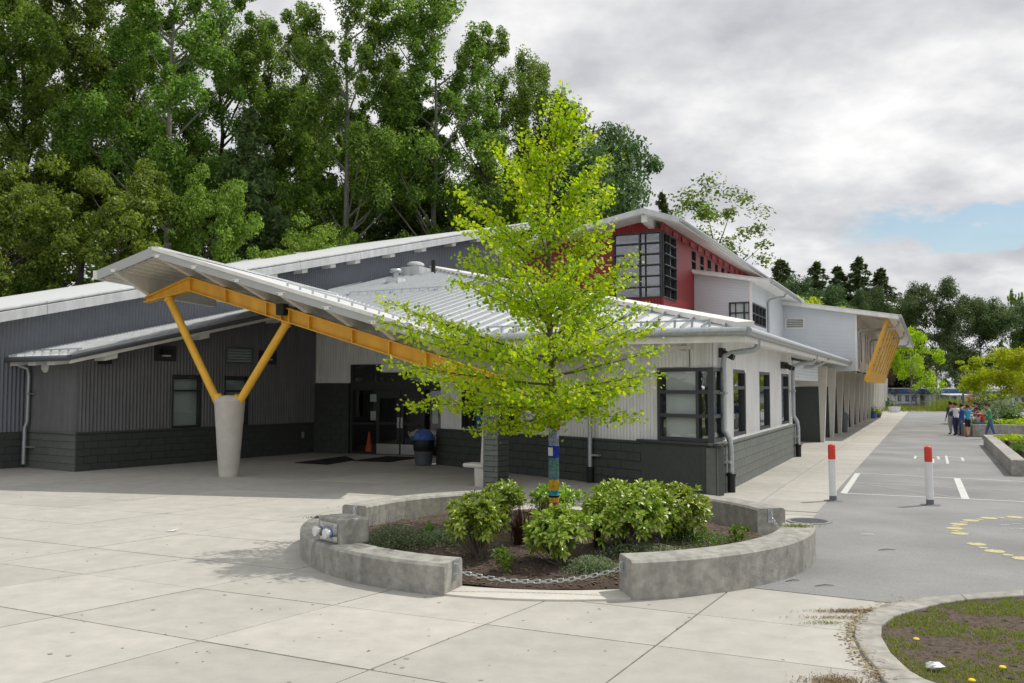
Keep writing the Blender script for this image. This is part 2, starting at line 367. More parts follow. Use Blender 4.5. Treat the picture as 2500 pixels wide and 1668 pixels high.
def blocks(parent, W, u0, u1, z0, z1, m='block', bw=0.40, bh=0.20, o=0.0, opens=(), joint=0.007):
    """running bond of masonry units, one object each, sharing mesh data by size"""
    cache = {}
    rz = math.atan2(W.u.y, W.u.x); nrow = int(round((z1 - z0) / bh)); bh = (z1 - z0) / nrow
    for r_ in range(nrow):
        k = u0 - (bw / 2 if r_ % 2 else 0)
        while k < u1 - .02:
            a, b = max(k, u0), min(k + bw, u1); k += bw
            if b - a < .04: continue
            L_ = round(b - a, 2)
            if L_ not in cache:
                mb = MB(); l, h = L_ / 2 - joint / 2, bh / 2 - joint / 2; e_ = .006
                P = [(-l, .05, -h), (l, .05, -h), (l, .05, h), (-l, .05, h), (-l, -.004, -h), (l, -.004, -h), (l, -.004, h), (-l, -.004, h),
                     (-l + e_, -.012, -h + e_), (l - e_, -.012, -h + e_), (l - e_, -.012, h - e_), (-l + e_, -.012, h - e_)]
                mb.add(P, [(4, 5, 1, 0), (5, 6, 2, 1), (6, 7, 3, 2), (7, 4, 0, 3), (8, 9, 5, 4), (9, 10, 6, 5), (10, 11, 7, 6), (11, 8, 4, 7), (11, 10, 9, 8)])
                cache[L_] = obj('block', mb, m, parent); q = cache[L_]
            else: q = share('block', cache[L_], parent)
            q.location = W.pt((a + b) / 2, o + random.uniform(-.001, .001), z0 + (r_ + .5) * bh); q.rotation_euler = (0, 0, rz)
def window(parent, W, u0, u1, z0, z1, o=0.0, fr=0.05, vs=(), hs=(), m='frame', glass='glassdark', blind=None, dep=0.10, name='window', label=None, proud=0.02, blindspan=None, fin=0.0):
    mb = MB(); p = o + proud
    W.box(mb, u0, u1, z0, z0 + fr, o - dep, p); W.box(mb, u0, u1, z1 - fr, z1, o - dep, p)
    W.box(mb, u0, u0 + fr, z0 + fr, z1 - fr, o - dep, p); W.box(mb, u1 - fr, u1, z0 + fr, z1 - fr, o - dep, p)
    for v in vs: W.box(mb, v - fr / 2, v + fr / 2, z0 + fr, z1 - fr, o - dep + .01, p - .004)
    for h in hs: W.box(mb, u0 + fr, u1 - fr, h - fr / 2, h + fr / 2, o - dep + .005, p - .002 + fin)
    fo = obj(name, mb, m, parent); 
    if label: fo['label'] = label
    U = [u0 + fr] + [q for v in sorted(vs) for q in (v - fr / 2, v + fr / 2)] + [u1 - fr]
    Z = [z0 + fr] + [q for v in sorted(hs) for q in (v - fr / 2, v + fr / 2)] + [z1 - fr]
    for i in range(0, len(U), 2):
        for j in range(0, len(Z), 2):
            obj('pane', W.box(MB(), U[i], U[i + 1], Z[j], Z[j + 1], o - dep * .55 - .012, o - dep * .55), glass, fo)
    b0, b1 = blindspan or (u0, u1)
    if blind: obj('blind', W.box(MB(), b0 + .02, b1 - .02, z0 + .02, z1 - .02, o - dep - .05, o - dep - .04), blind, fo)
    if not blind: obj('recess', W.box(MB(), u0, u1, z0, z1, o - dep - .5, o - dep - .47), 'interior', fo)
    return fo
def clip2(poly, a, b, c):
    out_ = []
    for i in range(len(poly)):
        p, q = poly[i], poly[(i + 1) % len(poly)]; dp, dq = a * p[0] + b * p[1] - c, a * q[0] + b * q[1] - c
        if dp <= 0: out_.append(p)
        if dp * dq < 0: t = dp / (dp - dq); out_.append((p[0] + (q[0] - p[0]) * t, p[1] + (q[1] - p[1]) * t))
    return out_
def seamroof(parent, poly, zf, ed, width=0.45, thick=0.05, m='roofmetal', seam=0.075, off=0.0, seamshade='galv'):
    """standing-seam panels: strips side by side along ed, each with its raised seam"""
    ed = Vector(ed).normalized(); sd = Vector((-ed.y, ed.x)); es = [p[0] * ed.x + p[1] * ed.y for p in poly]
    k = min(es) + off; mx_ = max(es)
    k -= math.ceil((k - min(es)) / width) * width if k > min(es) else 0
    while k < mx_ - .02:
        st = clip2(clip2(poly, -ed.x, -ed.y, -k - .002), ed.x, ed.y, k + width - .002)
        if len(st) >= 3:
            mb = MB(); mb.prism(st, lambda x, y: zf(x, y) - thick, zf)
            ss = [p[0] * sd.x + p[1] * sd.y for p in st if abs(p[0] * ed.x + p[1] * ed.y - k) < .06]
            if len(ss) >= 2 and max(ss) - min(ss) > .05:
                a, b = min(ss), max(ss); q = []
                for lift in (-.01, seam):
                    for s_, e_ in ((a, 0), (a, .022), (b, .022), (b, 0)):
                        x, y = ed.x * (k + e_) + sd.x * s_, ed.y * (k + e_) + sd.y * s_; q.append((x, y, zf(x, y) + lift))
                mb.hexa(q)
            po = obj('roof_panel', mb, [m, seamshade], parent); npl = len(po.data.polygons)
            if len(ss) >= 2 and max(ss) - min(ss) > .05:
                for q_ in range(npl - 6, npl): po.data.polygons[q_].material_index = 1  # darker seam material: the shade along the seam sides is put into colour
        k += width
mat('dandelion', (0.80, 0.60, 0.02), .7)
mat('kerbstone', (0.33, 0.32, 0.29), .9, var=.3, scale=7, bump=.2, patch=.2)

# ================================================================== GROUND
UF = Vector((0.421, 0.907)); NF = Vector((0.907, -0.421))       # along the long right-hand facade, and out of it
CO = G(1750, 1213)                                              # corner of the office wing at the ground
def FP(s, v): q = CO + UF * s + NF * v; return (q.x, q.y)        # facade coordinates -> plan
ground = obj('ground', MB().add([(-900, -60, -.06), (900, -60, -.06), (900, 1600, -.06), (-900, 1600, -.06)], [(0, 1, 2, 3)]), 'earth'); tag(ground, kind='structure')
plaza = obj('plaza', MB().prism([(-34, 1.5), (9, 1.5), (9, 12), (12, 34), (-34, 42)], -.05, -.014), 'joint'); tag(plaza, kind='structure')
def gl(p, q): a, b = G(*p), G(*q); return a, (b - a).normalized()
Al = [gl((0, 1481), (800, 1618)), gl((0, 1376), (1596, 1576)), gl((0, 1312.7), (1500, 1478)), gl((0, 1264), (740, 1329)), gl((0, 1229.7), (652, 1270)), gl((90, 1210), (800, 1247))]
Bl = [gl((1479, 1668), (1745, 1468)), gl((819, 1668), (1330, 1468)), gl((101, 1668), (790, 1484)), gl((0, 1532), (753, 1384)), gl((0, 1433), (600, 1342)), gl((0, 1372), (572, 1285))]
def isect(l, m_):
    (p, d), (q, e_) = l, m_; den_ = d.x * e_.y - d.y * e_.x; t = ((q.x - p.x) * e_.y - (q.y - p.y) * e_.x) / den_; return p + d * t
def nrm(l, pos): p, d = l; return d if d.dot(pos) > 0 else -d
def extend(ls, n, first=False):
    for _ in range(n):
        a, b = (ls[1], ls[0]) if first else (ls[-2], ls[-1]); da, db = nrm(a, b[1]), b[1]
        nn_ = Vector((-db.y, db.x)); gap_ = 2.2
        sgn = 1 if (b[0] - a[0]).dot(nn_) > 0 else -1
        new = (b[0] + nn_ * sgn * gap_, db)
        if first: ls.insert(0, new)
        else: ls.append(new)
extend(Al, 2, True); extend(Al, 8); extend(Bl, 3, True); extend(Bl, 9)
nsl = 0
for i in range(len(Al) - 1):
    for j in range(len(Bl) - 1):
        q = [isect(Al[i], Bl[j]), isect(Al[i], Bl[j + 1]), isect(Al[i + 1], Bl[j + 1]), isect(Al[i + 1], Bl[j])]
        c_ = sum(q, Vector((0, 0))) / 4
        if not (2.2 < c_.y < 36) or abs(c_.x) > c_.y * 0.60 + 4.5 or (c_.x > 8): continue
        if max((a - b).length for a in q for b in q) > 12: continue
        jo = random.uniform(-.0015, .0015)
        qq = [c_ + (p - c_) * (1 - .011 / max((p - c_).length, .3)) for p in q]
        a_ = sum(qq[k].x * qq[(k + 1) % 4].y - qq[(k + 1) % 4].x * qq[k].y for k in range(4))
        obj('slab', MB().prism([tuple(p) for p in qq], -.03, jo), 'slab', plaza); nsl += 1
# asphalt yard, with the painted games on it
asp = [tuple(G(1800, 1432)), tuple(G(2186, 1474)), tuple(G(2500, 1447)), (26, 8), (70, 40), (62, 92)]
asp += [FP(s, 2.1) for s in (76, 30, 6, -3.0)]
yard = obj('asphalt_yard', MB().prism(asp, -.04, .006), 'asphalt'); tag(yard, kind='structure')
def strip(parent, name, pts, wd, m, z=.0105):
    mb = MB()
    for p, q in zip(pts, pts[1:]):
        p, q = Vector(p), Vector(q); d = (q - p).normalized(); s_ = Vector((-d.y, d.x)) * wd / 2
        mb.prism([tuple(p + s_), tuple(p - s_), tuple(q - s_), tuple(q + s_)], z - .003, z)
    return obj(name, mb, m, parent)
def Z7(x, y): return G(1980 + x * .22128, 1080 + y * .22128, .01)
for p, q, wd, m in (((520, 341), (2400, 437), .075, 'paint'), ((455, 445), (2400, 545), .06, 'paintold'), ((350, 562), (2400, 657), .075, 'paint'), ((515, 341), (360, 562), .13, 'paint'), ((1610, 398), (1705, 622), .14, 'paint'), ((470, 446), (1690, 620), .045, 'paintold')):
    strip(yard, 'court_line', [Z7(*p), Z7(*q)], wd, m, .0105 + random.uniform(0, .0015))
hop = [((1145, 155), (1500, 157)), ((1140, 176), (1680, 200)), ((1345, 208), (1520, 212)), ((1345, 228), (1520, 236)), ((1500, 157), (1670, 175)), ((1155, 150), (1145, 180)), ((1400, 157), (1410, 190)), ((1490, 150), (1510, 236)), ((1665, 168), (1680, 206)), ((1345, 182), (1345, 230))]
for p, q in hop: strip(yard, 'hopscotch_line', [Z7(*p), Z7(*q)], .07, 'paint', .0105 + random.uniform(0, .0015))
def disc(parent, name, c, r, m, z=.0108):
    return obj(name, MB().prism([(c.x + r * math.cos(a * math.pi / 10) * random.uniform(.93, 1.05), c.y + r * math.sin(a * math.pi / 10) * random.uniform(.93, 1.05)) for a in range(20)], z - .003, z), m, parent)
for x, y, r in ((2250, 826, .26), (2100, 830, .12), (1965, 836, .25), (1860, 849, .12), (1760, 862, .25), (1685, 881, .13), (1630, 903, .25), (1600, 924, .13), (1585, 949, .25), (1600, 978, .13)):
    disc(yard, 'yellow_dot', Z7(x, y), r * .52, 'paintyellow')
def Z6(x, y): return G(1900 + x * .36232, 1100 + y * .36232, .01)
for x, y, r in ((1222, 559, .24), (1338, 631, .24), (1380, 655, .12), (1460, 678, .25), (1548, 703, .13), (1650, 727, .26)):
    disc(yard, 'yellow_dot', Z6(x, y), r * .52, 'paintyellow')
for p, q in (((552, 560), (640, 560)), ((560, 566), (650, 567)), ((1490, 503), (1560, 500)), ((1575, 492), (1640, 495)), ((1560, 525), (1656, 526))): strip(yard, 'chalk_mark', [Z6(*p), Z6(*q)], .05, 'chalk')
# pavement slabs along the right-hand facade
walk = obj('pavement', MB().prism([FP(-1.6, 2.1), FP(78, 2.1), FP(78, -2), FP(11.5, -2), FP(11.5, -.3), FP(-1.6, -.3)], -.03, .001), 'joint'); tag(walk, kind='structure')
k = -1.6; pitch_s = 1.55; first = {}
while k < 76:
    for v0, v1 in ((-1.6 if k > 11.4 else -.25, .95), (.95, 2.1)):
        key = v0
        if key not in first:
            mb = MB(); mb.prism([tuple(NF * (v0 + .007) + UF * .007), tuple(NF * (v1 - .007) + UF * .007), tuple(NF * (v1 - .007) + UF * (pitch_s - .007)), tuple(NF * (v0 + .007) + UF * (pitch_s - .007))], -.02, .012)
            first[key] = obj('slab', mb, 'slab', walk); s_ = first[key]
        else: s_ = share('slab', first[key], walk)
        q = CO + UF * k; s_.location = (q.x, q.y, random.uniform(-.002, .001))
    k += pitch_s
lawnp = [(18, 62), (34, 52), (60, 40), (130, 60), (150, 150), (-10, 130), FP(84, -6), FP(78, 2)]
lawn = obj('far_lawn', MB().prism([FP(77.5, -3), FP(77.5, 7), (45, 78.5), (90, 78), (170, 160), (-20, 160)], -.05, .03), 'lawn'); tag(lawn, kind='structure')

# grass verge with its kerb, lower right
kout = [(2154, 1668), (2143, 1642), (2107, 1604), (2086, 1559), (2090, 1530), (2111, 1507), (2160, 1484), (2233, 1468), (2345, 1459), (2500, 1447), (2640, 1436)]
kin = [(2258, 1668), (2222, 1648), (2176, 1604), (2152, 1562), (2153, 1535), (2185, 1512), (2235, 1496), (2300, 1480), (2360, 1471), (2500, 1461), (2640, 1450)]
KO = [G(*p, .0) for p in kout]; KI = [G(*p, .0) for p in kin]
KO.insert(0, KO[0] + (KO[0] - KO[1]).normalized() * 1.6 + Vector((.5, 0))); KI.insert(0, KI[0] + (KI[0] - KI[1]).normalized() * 1.6 + Vector((.5, 0)))
kerb = thing('kerb', 'curved pale concrete kerb bordering the grass verge', 'kerb')
for i in range(len(KO) - 1):
    a = [KO[i], KI[i], KI[i + 1], KO[i + 1]]; c_ = sum(a, Vector((0, 0))) / 4
    obj('kerb_stone', MB().prism([tuple(c_ + (p - c_) * .998) for p in a], -.05, .035), 'kerbstone', kerb, bevel=.012)
vp = [tuple(p) for p in KI] + [(16, 12), (16, 1.5), (KI[0].x, 1.5)]
verge = obj('grass_verge', MB().prism(vp, -.05, .008), 'soil'); tag(verge, kind='structure')
def inpoly(x, y, poly):
    c_ = False
    for i in range(len(poly)):
        (x1, y1), (x2, y2) = poly[i], poly[i - 1]
        if (y1 > y) != (y2 > y) and x < (x2 - x1) * (y - y1) / (y2 - y1) + x1: c_ = not c_
    return c_
from mathutils import noise as mn
def blades(name, n, sampler, m, hmin, hmax, wd, lean=.5):
    V = []; Fc = []
    for _ in range(n):
        q = sampler()
        if q is None: continue
        x, y, z, sc_ = q; a = random.uniform(0, 6.28); h = random.uniform(hmin, hmax) * sc_; b = random.uniform(0, 6.28); ln_ = lean * h * random.random()
        dx, dy = math.cos(a) * wd * sc_, math.sin(a) * wd * sc_; o = len(V)
        mx_, my_ = x + math.cos(b) * ln_ * .4, y + math.sin(b) * ln_ * .4
        V += [(x - dx, y - dy, z), (x + dx, y + dy, z), (mx_ + dx * .7, my_ + dy * .7, z + h * .6), (mx_ - dx * .7, my_ - dy * .7, z + h * .6)]
        Fc.append((o, o + 1, o + 2, o + 3))
        V += [(mx_ - dx * .7, my_ - dy * .7, z + h * .6), (mx_ + dx * .7, my_ + dy * .7, z + h * .6), (x + math.cos(b) * ln_, y + math.sin(b) * ln_, z + h), (x + math.cos(b) * ln_, y + math.sin(b) * ln_, z + h)]
        Fc.append((o + 4, o + 5, o + 6, o + 6))
    Fc = np.array(Fc); tri = np.concatenate([Fc[:, [0, 1, 2]], Fc[:, [0, 2, 3]]]); tri = tri[tri[:, 1] != tri[:, 2]]
    o = npmesh(name, V, tri, m); tag(o, kind='stuff'); return o
vpoly = [tuple(p) for p in KI] + [(9.0, 10), (9.0, 4.5), (KI[0].x, 4.5)]
def sv(th=0.02, lo=False):
    def f():
        for _ in range(8):
            x, y = random.uniform(3, 8.5), random.uniform(5, 10.2)
            if not inpoly(x, y, vpoly): continue
            n_ = mn.noise((x * 1.5, y * 1.5, 3)) + .5 * mn.noise((x * 5, y * 5, 9))
            if (n_ > th) == (not lo): return (x, y, .0, 1.0)
        return None
    return f
tag(blades('verge_grass', 34000, sv(.03), 'grass', .012, .055, .0045, 1.2), 'patchy short green grass growing in the verge', 'grass')
def chips(name, n, sampler, m, smin, smax, flat=.4):
    V = []; Fc = []
    for _ in range(n):
        q = sampler()
        if q is None: continue
        x, y, z, sc_ = q; s = random.uniform(smin, smax) * sc_; a = random.uniform(0, 6.28); l = s * random.uniform(1, 2.6); h = s * flat * random.uniform(.5, 1.6); t = random.uniform(-.4, .4)
        ca, sa = math.cos(a), math.sin(a); o = len(V)
        for dx, dy, dz in ((-l, -s, 0), (l, -s * .6, l * t), (l * .8, s, l * t), (-l * .7, s * .8, 0), (0, 0, h)): V.append((x + ca * dx - sa * dy, y + sa * dx + ca * dy, z + dz + .002))
        Fc += [(o, o + 1, o + 4), (o + 1, o + 2, o + 4), (o + 2, o + 3, o + 4), (o + 3, o, o + 4)]
    o = npmesh(name, V, Fc, m); tag(o, kind='stuff'); return o
tag(chips('verge_soil', 5000, sv(.05, True), 'soil', .006, .028, .8), 'dark clods of bare soil between the grass of the verge', 'soil')
def kerbline():
    i = random.randrange(1, len(KO) - 4); t = random.random(); p = KO[i].lerp(KO[i + 1], t); s_ = abs(random.gauss(0, .06))
    return (p.x + random.gauss(-.03, .05), p.y + random.gauss(0, .05), .004 if random.random() < .6 else .052, 1)
tag(chips('kerb_debris', 700, kerbline, 'straw', .003, .012, .3), 'dry clippings and dirt swept along the kerb joint', 'debris')
def pile(px, py, sx, sy, n, m, label, name='dry_grass'):
    c_ = G(px, py)
    def f(): return (c_.x + random.gauss(0, sx), c_.y + random.gauss(0, sy), .006, 1)
    o = blades(name, n, f, m, .006, .028, .004, 3.0); return tag(o, label, 'debris')
pile(2040, 1668, .11, .08, 900, 'straw', 'heap of dried cut grass at the bottom edge by the kerb')
pile(2090, 1494, .2, .035, 700, 'straw', 'streak of dead grass where pavement, asphalt and kerb meet')
pile(2045, 1510, .2, .03, 220, 'straw', 'thin brown grass streak along a joint beside the kerb')
pile(2018, 1523, .12, .03, 120, 'grass', 'small patch of fresh green clippings on the pavement')
ro = random.Random(3)
mb = MB()
c_ = G(2282, 1630, .03)
nv_ = 9
for j in range(5):
    for i in range(nv_): a = 2 * math.pi * i / nv_; r_ = .055 * math.sin(math.pi * (j + .6) / 5.2) * ro.uniform(.55, 1.3); mb.v.append((c_.x + r_ * math.cos(a) * 1.25, c_.y + r_ * math.sin(a), .012 + .015 * j + ro.uniform(-.006, .006)))
for j in range(4):
    for i in range(nv_): mb.f.append((j * nv_ + i, j * nv_ + (i + 1) % nv_, (j + 1) * nv_ + (i + 1) % nv_, (j + 1) * nv_ + i))
mb.f.append(tuple(4 * nv_ + i for i in range(nv_)))
tag(obj('crumpled_wrapper', mb, 'whitepaint'), 'crumpled silvery wrapper lying in the verge grass', 'litter')
for px, py, lb in ((2237, 1563, 'yellow dandelion nearest the kerb in the verge'), (2448, 1632, 'yellow dandelion at the right of the verge grass'), (2373, 1664, 'yellow dandelion at the bottom edge of the verge')):
    c_ = G(px, py, .06); mb = MB(); mb.lathe([(.0, -.012), (.018, -.008), (.027, 0), (.02, .008), (0, .01)], (c_.x, c_.y, .07), 10); t = thing('dandelion', lb, 'flower', (0, 0, 0), 0, 'dandelions in the verge')
    obj('flower_head', mb, 'dandelion', t); obj('stem', MB().tube([(c_.x, c_.y, 0), (c_.x, c_.y, .066)], .003, 5), 'grass', t)
c_ = G(1995, 1421); 
def twig(px, py, l, a, lb):
    p = G(px, py); tag(obj('twig', MB().tube([(p.x - l * math.cos(a), p.y - l * math.sin(a), .012), (p.x, p.y + .01, .022), (p.x + l * math.cos(a), p.y + l * math.sin(a), .014)], [.004, .006, .003], 5), 'bark'), lb, 'twig')
twig(2013, 1433, .11, .1, 'dark twig on the asphalt in front of the right planter wall'); twig(1935, 1421, .09, .3, 'pale crooked twig near the foot of the right planter wall'); twig(2165, 1345, .12, .1, 'thin twig out on the open asphalt')
c_ = G(418, 1297); o = obj('paper_scrap', MB().add([(c_.x - .07, c_.y - .06, .006), (c_.x + .05, c_.y - .05, .01), (c_.x + .09, c_.y + .07, .03), (c_.x - .04, c_.y + .05, .008)], [(0, 1, 2, 3)]), 'whitepaint'); tag(o, 'scrap of white paper lying on the pale plaza slabs', 'litter')
c_ = G(1975, 1274); mh = thing('manhole_cover', 'round iron manhole cover between planter and bollard', 'manhole cover', (c_.x, c_.y, .012))
obj('rim', MB().lathe([(.30, -.02), (.36, -.02), (.36, .006), (.30, .006), (.30, -.02)], (0, 0, 0), 32), 'asphalt', mh)
obj('lid', MB().lathe([(.295, -.02), (.295, .004), (0, .004)], (0, 0, 0), 32), 'chipped', mh)
for i in range(7): obj('rib', MB().box((0, -.21 + .07 * i, .007), (2 * math.sqrt(.28 ** 2 - (-.21 + .07 * i) ** 2), .025, .008)), 'chipped', mh)
# specks of dirt and leaf on the plaza
def speck():
    y = random.uniform(5, 24); x = random.uniform(-.62 * y, .3 * y)
    return (x, y, .0015, 1) if x < 3 else None
tag(chips('plaza_litter', 200, speck, 'straw', .003, .010, .3), 'scattered leaf specks and grit over the plaza', 'debris')

def jointweed():
    l = random.choice(Al[:9] + Bl[:8]); p = l[0] + l[1] * random.uniform(-6, 14)
    if not (4 < p.y < 24 and abs(p.x) < p.y * .56 and p.x < 3.2): return None
    return (p.x + random.gauss(0, .008), p.y + random.gauss(0, .008), -.008, random.choice((.5, .6, 1.0)))
tag(blades('joint_moss', 5200, jointweed, 'straw', .008, .022, .004, 1.0), 'moss, dirt and tiny weeds in the plaza joints', 'debris')
def gum():
    y = random.uniform(4.5, 22); return (random.uniform(-.55 * y, .2 * y), y, .0, 1)
gm = MB()
for _ in range(170):
    x, y, _z, _s2 = gum()
    if (Vector((x, y)) - Vector((.6, 12.85))).length < 3.7: continue
    r_ = random.uniform(.008, .022); gm.prism([(x + r_ * math.cos(a * 1.05) * random.uniform(.7, 1.2), y + r_ * math.sin(a * 1.05) * random.uniform(.7, 1.2)) for a in range(6)], .001, .0035)
tag(obj('gum_spots', gm, 'kerbstone'), 'old grey gum spots trodden into the plaza', 'stain', kind='stuff')
bank = obj('grass_bank', MB().prism([(-60, -48), (60, -48), (60, -22), (-60, -22)], -.1, lambda x, y: .2 + 3.2 * min(1, max(0, (-22 - y) / 14))), 'lawn'); tag(bank, kind='structure')
mat('guttergrey', (0.15, 0.165, 0.18), .45, .3, var=.1)
mat('fasciashade', (0.46, 0.475, 0.47), .5, var=.04)  # canopy fascia lies in shade; that shade is put into this darker grey

# ================================================================== BUILDINGS
# ---- gymnasium (long rising rake) and the low wing in front of it
W0, E0 = G(183, 1152), G(768, 1105)
WW = Wall(W0, E0); gp = W0 - WW.n * 2.47
GU0 = -9.0; GWl = Wall(gp + WW.u * GU0, gp + WW.u * 34)
ga, gb = GWl.uz(0, 787.5, .6), GWl.uz(1069, 600, .6)
gsl = (gb[1] - ga[1]) / (gb[0] - ga[0])
def gz(u): return ga[1] + gsl * (u - ga[0])
gym = thing('gymnasium', 'blue-grey ribbed gymnasium wall with long white rake rising behind the entrance', 'building')
uend = GWl.uz(1270, 600)[0]
obj('ribbed_wall', corr(GWl, 0, uend, .98, lambda u: gz(u) + .12, .11, .032), 'ribgym', gym)
pl = obj('plinth', GWl.box(MB(), 0, 9.2, 0, .98, -.3, .02), 'blockshade', gym)
blocks(pl, GWl, 0, 9.05, 0, .96, 'blockshade', o=.03)
def rakebox(mb, W, fz, u0, u1, za, zb, o0, o1, n=1):
    for i in range(n):
        a, b = u0 + (u1 - u0) * i / n, u0 + (u1 - u0) * (i + 1) / n
        mb.hexa([W.pt(a, o1, fz(a) + za), W.pt(b, o1, fz(b) + za), W.pt(b, o0, fz(b) + za), W.pt(a, o0, fz(a) + za),
                 W.pt(a, o1, fz(a) + zb), W.pt(b, o1, fz(b) + zb), W.pt(b, o0, fz(b) + zb), W.pt(a, o0, fz(a) + zb)])
    return mb
rf = obj('roof', rakebox(MB(), GWl, gz, 0, uend, .12, .36, -14, .5), 'roofmetal', gym)
u = 0.0
while u < uend - .1:                                                     # fascia sections
    b = min(u + 3.05, uend); obj('fascia_section', rakebox(MB(), GWl, gz, u + .004, b - .004, 0, .27, .50, .64), 'roofedge', rf, bevel=.01)
    obj('rake_flashing', rakebox(MB(), GWl, gz, u + .004, b - .004, .302, .375, .1, .60), 'roofedge', rf, bevel=.02); u += 3.05
for px in (608, 667, 741, 810, 870, 955, 1032, 1105, 1165, 540, 480):
    uu = GWl.uz(px, 640, .4)[0]; obj('purlin_end', rakebox(MB(), GWl, gz, uu - .13, uu + .13, -.15, .0, .0, .48), 'trimwhite', gym)
bo = MB()
obj('soffit', rakebox(MB(), GWl, gz, 0, uend, .02, .04, .0, .5), 'trimwhite', gym)

wing = thing('gym_wing', 'low dark ribbed wing with frosted windows left of the entrance', 'building')
ra, rb = WW.uz(184, 873, .0), WW.uz(661, 772, .0)
rsl = (rb[1] - ra[1]) / (rb[0] - ra[0])
def wz(u): return ra[1] + rsl * (u - ra[0])
win = []
for (x0, x1, y0, y1) in ((419.5, 490, 915, 1045), (547, 606, 918, 1040)):
    a, z1 = WW.uz(x0, y0); b, _ = WW.uz(x1, y0); win.append((a, b, 1.0, z1))
la, lz1 = WW.uz(550, 846); lb, lz0 = WW.uz(616, 890)
opens = win + [(la, lb, lz0, lz1)]
obj('ribbed_wall', corr(WW, 0.05, WW.len, 1.0, lambda u: wz(u) + .05, .105, .032, opens), 'ribdark', wing)
SW = Wall(W0 - WW.n * 2.47, W0)                                           # short end wall
obj('ribbed_wall', corr(SW, 0, SW.len - .05, 1.0, lambda u: wz(0) + .02, .105, .03), 'ribdark', wing)
obj('corner_trim', MB().box((*SW.pt(SW.len - .03, -.02, 1.95),), (.09, .09, 1.9), math.atan2(SW.u.y, SW.u.x)), 'ribdark', wing)
pl = obj('plinth', MB().prism([tuple(W0 + WW.n * .0), tuple(E0 + WW.n * .0), tuple(E0 - WW.n * .3), tuple(W0 - WW.n * 2.4 + WW.u * .3), tuple(W0 - WW.n * 2.47)], 0, .97), 'mortar', wing)
blocks(pl, WW, 0.0, WW.len, 0, .96, 'blockshade', o=.02); blocks(pl, SW, 0, SW.len, 0, .96, 'block', o=.02)
obj('plinth_cap', WW.box(MB(), -.02, WW.len, .965, 1.02, -.05, .06), 'blockshade', wing); obj('plinth_cap', SW.box(MB(), 0, SW.len + .04, .965, 1.018, -.05, .06), 'block', wing)
for a, b, z0, z1 in win:
    window(wing, WW, a, b, 1.03, z1, 0, .055, hs=[z1 - .46, z1 - .10], m='doorframe', glass='glass', blind='blindgreen', dep=.10, proud=.03)
lv = obj('louvre', WW.box(WW.box(WW.box(WW.box(MB(), la, lb, lz0, lz0 + .05, -.05, .05), la, lb, lz1 - .05, lz1, -.05, .05), la, la + .05, lz0, lz1, -.05, .048), lb - .05, lb, lz0, lz1, -.05, .048), 'greybin', wing)
obj('backing', WW.box(MB(), la, lb, lz0, lz1, -.14, -.10), 'black', lv)
for i in range(5):
    z = lz0 + .07 + i * (lz1 - lz0 - .1) / 5
    obj('slat', MB().hexa([WW.pt(la + .05, .03, z), WW.pt(lb - .05, .03, z), WW.pt(lb - .05, -.08, z + .06), WW.pt(la + .05, -.08, z + .06), WW.pt(la + .05, .03, z + .02), WW.pt(lb - .05, .03, z + .02), WW.pt(lb - .05, -.08, z + .08), WW.pt(la + .05, -.08, z + .08)]), 'blindgreen', lv)
for px, py in ((402, 863), (652, 873)):
    a, z = WW.uz(px, py); q = obj('wall_light', WW.box(MB(), a - .36, a + .36, z - .22, z + .22, -.02, .035), 'doorframe', wing)
    obj('lamp_hood', WW.box(WW.box(MB(), a - .16, a + .16, z + .0, z + .12, .036, .16), a - .18, a + .18, z - .05, z - .001, .036, .2), 'black', q)
    obj('lens', WW.box(MB(), a - .10, a + .10, z - .09, z - .051, .036, .15), 'blind', q)
a, z = WW.uz(737, 1062); obj('socket_cover', WW.box(MB(), a - .05, a + .05, z - .1, z + .1, .03, .06), 'galv', wing)
a, z = WW.uz(248, 880); q = obj('security_camera', WW.box(MB(), a - .14, a + .14, z - .1, z + .08, .02, .26), 'black', wing)
a, z = SW.uz(114, 895); q = SW.pt(a, .0, z); mb = MB(); 
dm = Matrix.Rotation(math.atan2(SW.n.y, SW.n.x), 4, 'Z') @ Matrix.Rotation(math.pi / 2, 4, 'Y')
mb.lathe([(.17, 0), (.17, .05), (.13, .09), (.07, .115), (0, .12)], (0, 0, 0), 20); mb.v = [tuple(dm @ Vector(v) + Vector(q)) for v in mb.v]
obj('round_lamp', mb, 'blind', wing, smooth=True)
# wing roof: panels run down to the gutter on the left end
def wrz(x, y): return wz((Vector((x, y)) - W0).dot(WW.u)) + .16
OV = .62
P0 = W0 - WW.u * .55 + WW.n * OV; P1 = W0 - WW.u * .55 - WW.n * 2.46; P2 = W0 + WW.u * 8.6 - WW.n * 2.46; P3 = W0 + WW.u * 8.6 + WW.n * OV
seamroof(wing, [tuple(P0), tuple(P3), tuple(P2), tuple(P1)], wrz, WW.n, .42, .05, seam=.05, seamshade='roofedge')
obj('soffit', rakebox(MB(), WW, wz, -.55, 8.6, .05, .10, -.3, OV - .02), 'trimwhite', wing)
obj('rake_trim', MB().tube([WW.pt(-.55, OV + .04, wz(-.55) + .10), WW.pt(8.6, OV + .04, wz(8.6) + .10)], .07, 10), 'guttergrey', wing, smooth=True)
obj('rake_board', rakebox(MB(), WW, wz, -.55, 8.6, -.06, .04, OV - .06, OV + .03), 'trimwhite', wing)
obj('gutter', MB().tube([WW.pt(-.60, OV + .04, wz(-.55) + .08), WW.pt(-.60, -2.5, wz(-.55) + .08)], .075, 10), 'guttergrey', wing, smooth=True)
